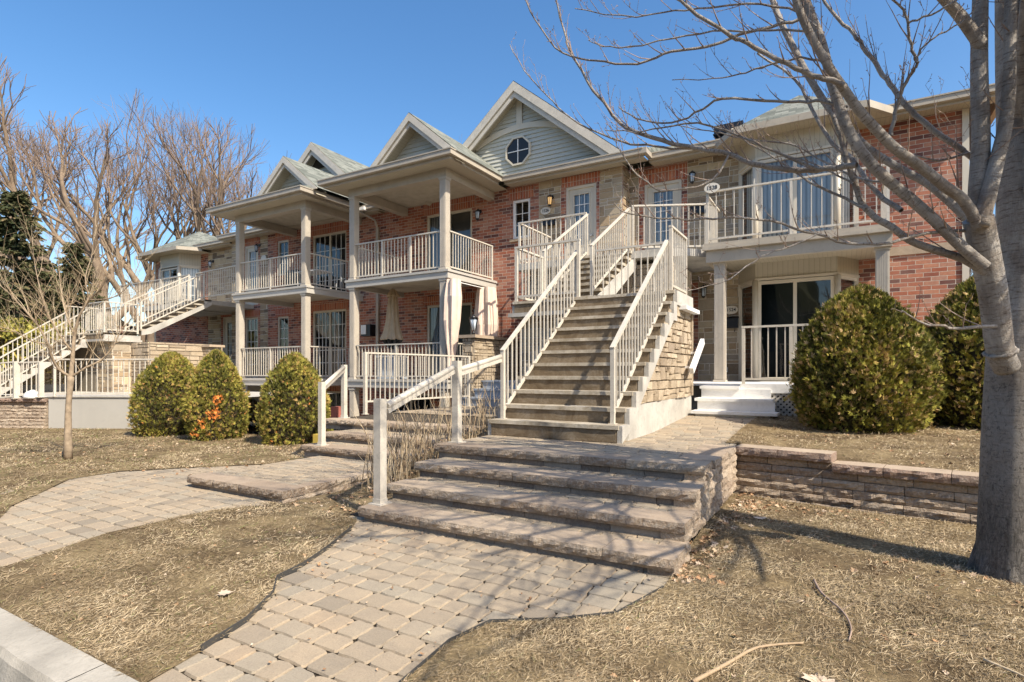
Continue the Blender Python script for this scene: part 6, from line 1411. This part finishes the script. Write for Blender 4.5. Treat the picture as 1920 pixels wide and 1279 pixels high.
# ---------------- grass, leaves
def inpoly(P,x,y):
    c=np.zeros(len(x),bool); n=len(P)
    for i in range(n):
        (x0,y0),(x1,y1)=P[i],P[i-1]
        with np.errstate(divide='ignore',invalid='ignore'):
            c^=((y0>y)!=(y1>y))&(x<(x1-x0)*(y-y0)/(y1-y0+1e-12)+x0)
    return c
def vis(x,y):   # roughly what the view takes in
    c,s=math.cos(R(30.5)),math.sin(R(30.5)); zc=-x*s+y*c; xc=x*c+y*s
    return (zc>.3)&(np.abs(xc)<zc*1.05+.5)
GV=[];GR=[]
def grass(P,zf,cap=36000,k=175000,mx=40,length=(.015,.055),green=0.,seed=0,tilt=1.1):
    rg=np.random.default_rng(seed); xs=[p[0] for p in P]; ys=[p[1] for p in P]; x0,x1,y0,y1=max(min(xs),-17),min(max(xs),6),min(ys),max(ys)
    cell=.5; X=[];Y=[]
    for cx in np.arange(x0,x1,cell):
        for cy in np.arange(y0,y1,cell):
            d=math.hypot(cx+.25,cy+.25)+.01
            if not vis(np.array([cx+.25]),np.array([cy+.25]))[0]: continue
            n=int(min(cap,k/d**2)*cell*cell); X.append(cx+rg.random(n)*cell); Y.append(cy+rg.random(n)*cell)
    X=np.concatenate(X);Y=np.concatenate(Y); ok=inpoly(P,X,Y); X,Y=X[ok],Y[ok]
    # thin, worn patches
    pt=.8*np.sin(X*2.3+1.1+.8*np.sin(Y*3))*np.sin(Y*2.9+.4+X)+.6*np.sin(X*5.1+Y*3.3)*np.sin(Y*6.1-X*2.7)+.5*np.sin(X*13+Y*4)*np.sin(Y*14-X*5); keep=rg.random(len(X))>np.clip(.25+.62*(pt-.05),.03,.93); X,Y,pt=X[keep],Y[keep],pt[keep]
    n=len(X); Z=np.array([zf(a,b) for a,b in zip(X,Y)]); d=np.hypot(X,Y)
    L=rg.uniform(*length,n)*np.maximum(1,d/6)**.5; w=.00085*np.maximum(1,d/2.6)*rg.uniform(.7,1.4,n)
    a=np.sin(X*2.7+Y*3.9)*2.+np.sin(X*9-Y*7)*1.5+rg.normal(0,1.9,n); tl=np.clip(rg.normal(1.3,.25,n),.3,1.52)
    D=np.stack([np.cos(a)*np.sin(tl),np.sin(a)*np.sin(tl),np.cos(tl)],1); S=np.stack([-np.sin(a),np.cos(a),np.zeros(n)],1)*w[:,None]
    C=np.stack([X,Y,Z+rg.uniform(-.004,.010,n)],1); mid=C+D*(L*.55)[:,None]; tip=C+D*L[:,None]+np.array([0,0,-1])*(L*rg.uniform(0,.15,n))[:,None]
    tip[:,2]=np.maximum(tip[:,2],Z+.002)
    V=np.stack([C-S,C+S,mid+S*.8,tip],1).reshape(-1,3)
    r=np.clip(rg.beta(2.2,2.2,n)*.80+rg.normal(0,.03,n)-np.clip(pt*.07,-.1,.12),0,1); g=rg.random(n)<(.015+green*np.clip(.5+pt,0,1)); r=np.where(g,rg.uniform(.82,1,n),r)
    GV.append(V);GR.append(r)
grass(lawnA,zlow,green=.14,seed=1); grass(lawnB,zlow,green=.015,seed=2); grass(lawnC,zlow,cap=6000,green=.55,seed=3,length=(.02,.05)); grass(lawnD,zup,cap=3500,k=90000,green=.05,seed=4)
grass(bed,zbed,cap=1200,seed=5)
V=np.concatenate(GV); o=np_mesh('dry_grass',V,np.arange(len(V)).reshape(-1,4),MAT['grass'],np.concatenate(GR)); tag(o,'dry matted straw coloured grass on the lawns','grass',kind='stuff')
print('grass blades',len(V)//4)
# leaf litter
m=MB(); random.seed(23)
def leaf(mb,x,y,z,s,flat=.25):
    a=random.uniform(0,6.28); t=Matrix.Rotation(a,3,'Z')@Matrix.Rotation(random.uniform(-flat,flat)*2.2,3,'X')@Matrix.Rotation(random.uniform(-flat,flat)*2,3,'Y')
    r=random.random(); n=7; pts=[]
    for k in range(n*2):
        q=math.pi*k/n; rr=s*(1 if k%2==0 else .62)*random.uniform(.75,1.1); pts.append(Vector((rr*math.cos(q),rr*math.sin(q)*.72,random.uniform(-.15,.3)*s)))
    c=Vector((0,0,0)); P=[Vector((x,y,z+s*.22))+t@p for p in pts]; C=Vector((x,y,z+s*.14))
    for k in range(n*2): mb.poly([C,P[k],P[(k+1)%(n*2)]],r)
def litter(n,fx,fy,zf,s=(.012,.035)):
    for _ in range(n):
        x,y=fx(),fy(); leaf(m,x,y,zf(x,y)+.002,random.uniform(*s))
g=random.gauss; u=random.uniform
litter(230,lambda:-.93+abs(g(0,.13)),lambda:u(3.5,6.4),zlow); litter(150,lambda:-.9+abs(g(0,.5)),lambda:6.1-abs(g(0,.3)),zlow)
litter(320,lambda:u(-4.7,-3.9),lambda:u(3.6,6.2),zbed); litter(120,lambda:u(-1.8,3),lambda:u(1.6,5.6),zlow,(.01,.028)); litter(70,lambda:u(-5,-2.9),lambda:u(1.5,3.6),zlow,(.01,.022))
litter(180,lambda:u(-1.2,3),lambda:u(2.2,5.8),zlow,(.008,.02)); litter(120,lambda:u(-5,-2.9),lambda:u(1.4,3.6),zlow,(.007,.016)); litter(50,lambda:u(-3.2,-1.2),lambda:u(1.6,3.4),zlow,(.006,.014)); litter(420,lambda:u(-13,-7),lambda:u(3.4,7.6),zlow,(.015,.035)); litter(170,lambda:u(-.9,2.2),lambda:u(6.5,9),zup,(.012,.03)); litter(60,lambda:u(-8.3,-7.6),lambda:u(6.2,7.2),zlow)
litter(80,lambda:g(.95,.4),lambda:g(4.5,.35),zlow,(.015,.035))
o=m.build('leaf_litter',MAT['leaf_litter']); tag(o,'dry brown fallen leaves scattered on the lawns and beds','leaves',kind='stuff')
def maple_leaf(x,y,z,s,label,mat='leaf_litter'):
    m=MB(); k=[(0,-1),(.12,-.35),(.55,-.55),(.5,-.25),(1,-.1),(.75,.15),(.85,.5),(.45,.45),(.3,.75),(.2,.6),(0,1.1)]
    pts=k+[(-a,b) for a,b in k[-2:0:-1]]; a=random.uniform(0,6.28); ca,sa=math.cos(a),math.sin(a)
    P=[(x+s*(p*ca-q*sa),y+s*(p*sa+q*ca),z+.006+.35*s*(abs(p)*.5)*random.uniform(.3,1.3)) for p,q in pts]
    for i in range(len(P)): m.poly([(x,y,z+.006),P[i],P[(i+1)%len(P)]],.92)
    o=m.build('fallen_leaf',MAT[mat],loc=(x,y,z)); tag(o,label,'leaf','single large fallen leaves')
maple_leaf(-.08,2.72,-1.325,.075,'large pale fallen maple leaf on the lawn at the bottom of the photo')
maple_leaf(-3.20,2.02,-1.335,.055,'pale fallen leaf on the grass beside the curved plastic edging')
maple_leaf(-.62,5.35,-1.29,.06,'orange brown fallen leaf by the foot of the step flank')
maple_leaf(.62,2.9,-1.32,.05,'curled leaf on the grass to the right of the forked stick')
def stick(pts,r,label,lv=0):
    m=MB(); sp=smooth_path([p for p in pts],4); m.tube([q[:3] for q in sp],[r*(1-.6*i/len(sp)) for i in range(len(sp))],6)
    if lv: twig(m,sp[len(sp)//2],(0.3,.6,.1),.12,.003,0,buds=False,up=0)
    o=m.build('fallen_stick',MAT['twig' if lv else 'stalk'],loc=pts[0]); tag(o,label,'stick','sticks lying on the grass')
zz=lambda x,y:zlow(x,y)+.016
stick([(x,y,zz(x,y)) for x,y in ((-.148,3.93),(-.10,3.72),(0.0,3.50),(.04,3.32),(.03,3.16))],.008,'grey crooked stick lying on the lawn left of the tree',1)
stick([(x,y,zz(x,y)) for x,y in ((-.55,2.45),(-.45,2.66),(-.36,2.86),(-.26,2.96),(-.16,3.03))],.010,'pale peeled stick lying on the lawn at the bottom edge')
stick([(x,y,zz(x,y)) for x,y in ((.55,3.25),(.68,3.15),(.72,3.02))],.007,'short pale stick on the grass in front of the tree trunk')
stick([(x,y,zz(x,y)) for x,y in ((.22,2.75),(.36,2.68),(.46,2.60))],.007,'short dark stick on the grass near the right corner',1)

# ---------------- background
def bare(loc,h,lean,seed,label,spread=.62,trunks=3,r0=.3,depth=6,group='bare trees behind the building',mat='twig_red',fine=4):
    h*=.84
    random.seed(seed); t=empty('bare_tree',loc,label,'tree',group); A=MB(); Bm=MB(); up=Vector((0,0,1))
    def grow(p,d,L,r,lv):
        if lv<=0: return
        pts=[p]; q=p.copy(); k=4 if lv>2 else 3
        for i in range(k):
            d=(d+rv(.17)+up*.05).normalized(); q=q+d*(L/k); pts.append(q.copy())
        (A if r>.05 else Bm).tube(pts,[r*(1-.32*i/k) for i in range(k+1)],6 if r>.08 else (4 if r>.03 else 3),cap=False)
        nb=2 if lv>fine else 3; nb=3 if lv==depth-1 else nb
        for b in range(nb):
            e=rv(1); e=(e-d*e.dot(d)).normalized(); f=spread*random.uniform(.5,1.35)*(.5 if b==0 else 1)
            grow(q if b<2 else pts[-2],(d+e*f+up*.08).normalized(),L*random.uniform(.62,.86),max(.007,r*(.68 if b==0 else .52)),lv-1)
    base=Vector(loc)
    for k in range(trunks):
        a=2*math.pi*k/trunks+seed; d=(up+Vector((math.cos(a)*.28,math.sin(a)*.28,0))+Vector(lean)*random.uniform(.4,1.2)).normalized()
        grow(base+Vector((math.cos(a)*r0*.5,math.sin(a)*r0*.5,0)),d,h*random.uniform(.30,.38),r0*random.uniform(.65,1),depth)
    A.build('trunk',MAT['bark_far'],t); Bm.build('branches',MAT[mat],t); return t
def at(u,zc,v=None):
    a=(u-960)/1050; c,s=math.cos(R(30.5)),math.sin(R(30.5)); return ((a*c-s)*zc,(a*s+c)*zc,-2.2)
bare(at(200,34),19.5,(-.55,-.1,0),2,'wide bare tree leaning left above the far left stairs',trunks=5,r0=.50,depth=8)
bare(at(285,36),19,(.05,.1,0),9,'tall upright bare tree in the middle of the left group',trunks=3,r0=.48,depth=8)
bare(at(365,38),18.5,(.2,0,0),4,'bare tree rising behind the far left roof',trunks=4,r0=.44,depth=8)
bare(at(455,44),15.5,(.25,0,0),5,'fainter bare tree behind the left porch roof',trunks=3,r0=.3,depth=8)
bare(at(100,42),17,(-.2,.1,0),6,'bare tree behind the spruces at the far left',trunks=3,r0=.3,depth=7)
bare(at(1090,46),21.5,(.1,0,0),7,'faint bare treetop behind the large gable',trunks=3,r0=.3,depth=7)
bare(at(905,52),22.5,(0,0,0),8,'thin bare treetop left of the large gable',trunks=2,r0=.28,depth=7)
bare(at(1850,30),11,(0,.1,0),10,'bare tree glimpsed past the right end of the building',trunks=3,r0=.25,depth=7)
bare(at(1800,26),7,(0,.1,0),12,'low bare tree glimpsed behind the right corner of the building',trunks=4,r0=.18,depth=7)
# far thicket
m=MB(); random.seed(31)
for k in range(1500):
    u_=random.uniform(-60,520); zc=random.uniform(38,62); x,y,z=at(u_,zc); h=random.uniform(3.5,8.5)*(.7+.3*math.sin(u_*.02)); 
    p=Vector((x,y,z)); d=Vector((random.uniform(-.2,.2),random.uniform(-.2,.2),1)); pts=[p]
    for i in range(5): d=(d+rv(.14)).normalized(); p=p+d*(h/5); pts.append(p.copy())
    m.tube(pts,[.05,.04,.03,.02,.012,.006],3,cap=False)
    for i in range(2,6):
        for _ in range(2): e=pts[i]; f=(rv(1)+Vector((0,0,.8))).normalized()*random.uniform(.5,1.3); m.tube([e,e+f*.5+rv(.08),e+f],[.014,.01,.005],3,cap=False)
for k in range(1000):
    u_=random.uniform(1780,1960); zc=random.uniform(24,44); x,y,z=at(u_,zc); h=random.uniform(2.5,7)
    p=Vector((x,y,z)); d=Vector((0,0,1)); pts=[p]
    for i in range(4): d=(d+rv(.16)).normalized(); p=p+d*(h/4); pts.append(p.copy())
    m.tube(pts,[.04,.03,.02,.012,.006],3,cap=False)
o=m.build('far_woods',MAT['twig_red']); tag(o,'brownish far off leafless woods behind the building','woods',kind='stuff')
def spruce(loc,h,r,label,seed):
    random.seed(seed); rg=np.random.default_rng(seed); t=empty('spruce_tree',loc,label,'tree','dark spruces at the far left')
    m=MB(); m.tube([loc,(loc[0],loc[1],loc[2]+h)],[.22,.02],8); m.build('trunk',MAT['bark_far'],t)
    V=[];rr=[]
    nb=260
    for b in range(nb):
        f=rg.random()**.8; zz=loc[2]+h*(.06+.93*f); L=r*(1-f)**.8*rg.uniform(.7,1.1)+.15; a=rg.random()*6.283
        droop=-.25+.45*f
        n=int(26+60*L/r); s=rg.random(n)**.7*L
        c=np.stack([loc[0]+np.cos(a)*s,loc[1]+np.sin(a)*s,zz+droop*s-.10*s*s/r+rg.normal(0,.03,n)],1)
        w=.26*(1-s/L*.6)
        off=rg.normal(0,1,(n,3))*np.array([.5,.5,.22])*w[:,None]; c=c+off
        d=np.stack([np.cos(a)+rg.normal(0,.7,n),np.sin(a)+rg.normal(0,.7,n),-.25+rg.normal(0,.4,n)],1); d/=np.linalg.norm(d,axis=1)[:,None]
        sd=np.cross(d,rg.normal(0,1,(n,3))); sd/=np.linalg.norm(sd,axis=1)[:,None]; q=rg.uniform(.14,.30,n)[:,None]
        V.append(np.stack([c-sd*q*.22,c+sd*q*.22,c+d*q+sd*q*.1,c+d*q-sd*q*.1],1).reshape(-1,3)); rr.append(np.clip(.25+.5*s/L+rg.normal(0,.2,n),0,1))
    V=np.concatenate(V); np_mesh('crown',V,np.arange(len(V)).reshape(-1,4),MAT['spruce'],np.concatenate(rr),t)
spruce(at(30,27),11.0,3.3,'tall dark spruce at the far left edge',1); spruce(at(140,31),9.4,2.6,'shorter dark spruce behind the far left stairs',2)
spruce(at(-60,24),8.5,3.0,'dark spruce cut by the left edge of the photo',3)
# hedge and neighbour house
def hedge(name,x0,y0,x1,y1,z0,z1,th,label,seed,n=9000):
    rg=np.random.default_rng(seed); t=empty(name,((x0+x1)/2,(y0+y1)/2,z0),label,'hedge'); f=rg.random(n); g=rg.random(n); s=rg.normal(0,1,n)
    d=np.array([x1-x0,y1-y0]);L=np.linalg.norm(d); nx,ny=-d[1]/L,d[0]/L
    C=np.stack([x0+d[0]*f+nx*th*s*.5,y0+d[1]*f+ny*th*s*.5,z0+(z1-z0)*g*(1+.05*np.sin(f*30))],1); D=rg.normal(0,1,(n,3))+np.array([0,0,.6]);D/=np.linalg.norm(D,axis=1)[:,None]; S=np.cross(D,rg.normal(0,1,(n,3)));S/=np.linalg.norm(S,axis=1)[:,None]; q=rg.uniform(.10,.22,n)[:,None]
    V=np.stack([C-S*q*.3,C+D*q*.5-S*q*.1+S*q*.5,C+D*q,C+D*q*.5-S*q*.4],1).reshape(-1,3); np_mesh('foliage',V,np.arange(n*4).reshape(-1,4),MAT['cedar'],np.clip(rg.normal(.35,.2,n),0,.8),t)
    m=MB(); m.beam((x0,y0,(z0+z1)/2-.1),(x1,y1,(z0+z1)/2-.1),th*.7,(z1-z0)*.86); m.build('shade_core',MAT['core'],t)  # dark solid fill painted as the shaded inside of the hedge
a=at(-60,21); b=at(135,26); hedge('hedge',a[0],a[1],b[0],b[1],-2.2,1.95,1.2,'tall yellow green cedar hedge behind the far left stairs',4,16000)
H=empty('neighbour_house',at(20,40),'distant low house with a dark grey roof behind the hedge','building')
a=at(-90,38); b=at(118,44); A_=Vector((a[0],a[1],0)); B_=Vector((b[0],b[1],0)); n_=(B_-A_).normalized(); p_=Vector((-n_.y,n_.x,0))
if p_.y<0: p_=-p_
m=MB(); m.prism([tuple(A_+Vector((0,0,-2.2))),tuple(B_+Vector((0,0,-2.2))),tuple(B_+Vector((0,0,3.3))),tuple(A_+Vector((0,0,3.3)))],tuple(p_*8)); m.build('wall',MAT['brick'],H)
m=MB(); e=p_*4; up=Vector((0,0,1)); m.poly([tuple(A_-n_*.5-p_*.6+up*3.1),tuple(B_+n_*.5-p_*.6+up*3.1),tuple(B_-n_*1.5+e+up*5.9),tuple(A_+n_*2+e+up*5.9)]); m.poly([tuple(B_+n_*.5-p_*.6+up*3.1),tuple(B_+n_*.5+p_*8.6+up*3.1),tuple(B_-n_*1.5+e+up*5.9)]); m.build('roof',MAT['asphalt'],H)
m=MB()
for f in(.45,.62,.8): q=A_+(B_-A_)*f-p_*.03; m.poly([tuple(q+up*1.2),tuple(q+n_*1.3+up*1.2),tuple(q+n_*1.3+up*2.6),tuple(q+up*2.6)])
m.build('window',MAT['black'],H)

# ================================================================== LIGHT, SKY, CAMERA
sv=Vector((.94,-.30,1.0)).normalized(); elev=math.asin(sv.z); az=math.atan2(sv.x,sv.y)
w=bpy.data.worlds.new('World'); SC.world=w; w.use_nodes=True; nt=w.node_tree; bg=nt.nodes['Background']
sky=nt.nodes.new('ShaderNodeTexSky'); sky.sky_type='NISHITA'; sky.sun_disc=False; sky.sun_elevation=elev; sky.sun_rotation=az; sky.altitude=60; sky.air_density=1.0; sky.dust_density=1.6; sky.ozone_density=1.0
hs=nt.nodes.new('ShaderNodeHueSaturation'); hs.inputs['Saturation'].default_value=1.3; nt.links.new(sky.outputs[0],hs.inputs['Color']); nt.links.new(hs.outputs[0],bg.inputs['Color']); bg.inputs['Strength'].default_value=.14
sl=bpy.data.lights.new('sun','SUN'); sl.energy=4.6; sl.angle=R(.5); sl.color=(1,.92,.78); so=bpy.data.objects.new('sun',sl); COL.objects.link(so); so.rotation_euler=sv.to_track_quat('Z','Y').to_euler(); so.location=(10,-5,12)
cam=bpy.data.cameras.new('camera'); cam.sensor_width=36; cam.lens=1050/1920*36; cam.shift_y=58.5/1920; cam.clip_start=.05; cam.clip_end=1000
co=bpy.data.objects.new('camera',cam); COL.objects.link(co); co.location=(0,0,0); co.rotation_euler=(R(90),0,R(30.5)); SC.camera=co
SC.view_settings.view_transform='Standard'; SC.view_settings.look='None'; SC.view_settings.exposure=.72; SC.view_settings.gamma=1
SC.cycles.max_bounces=6; SC.cycles.transparent_max_bounces=8
# unseen evergreens across the street, added to darken the window reflections
for i,(x,y,h,r_) in enumerate(((-34,-22,13,4.5),(-26,-26,11,4.2),(-19,-22,14,4.6),(-12,-25,10,4.5),(-5,-23,13,4.6),(3,-26,12,4.4),(10,-22,14,4.6),(17,-25,11,4.5))):
    t=empty('unseen_evergreen',(x,y,-1.9),'unseen broad dark evergreen added behind the camera for the window reflections','tree','evergreens added for the window reflections')
    m=MB(); m.tube([(x,y,-1.9),(x,y,h*.3)],[.3,.2],8); m.build('trunk',MAT['bark_far'],t)
    m=MB(); random.seed(i); pr=[(-.9,.75),(1.5,1.),(.35*h,.85),(.6*h,.6),(.82*h,.33),(h,.03)]; rg_=[]
    for z_,f_ in pr: rg_.append([(x+r_*f_*(1+.18*random.uniform(-1,1))*math.cos(2*math.pi*k/14),y+r_*f_*(1+.18*random.uniform(-1,1))*math.sin(2*math.pi*k/14),z_+random.uniform(-.3,.3)) for k in range(14)])
    for a,b in zip(rg_,rg_[1:]):
        for k in range(14): j=(k+1)%14; m.poly([a[k],a[j],b[j],b[k]])
    m.build('crown',MAT['spruce'],t)
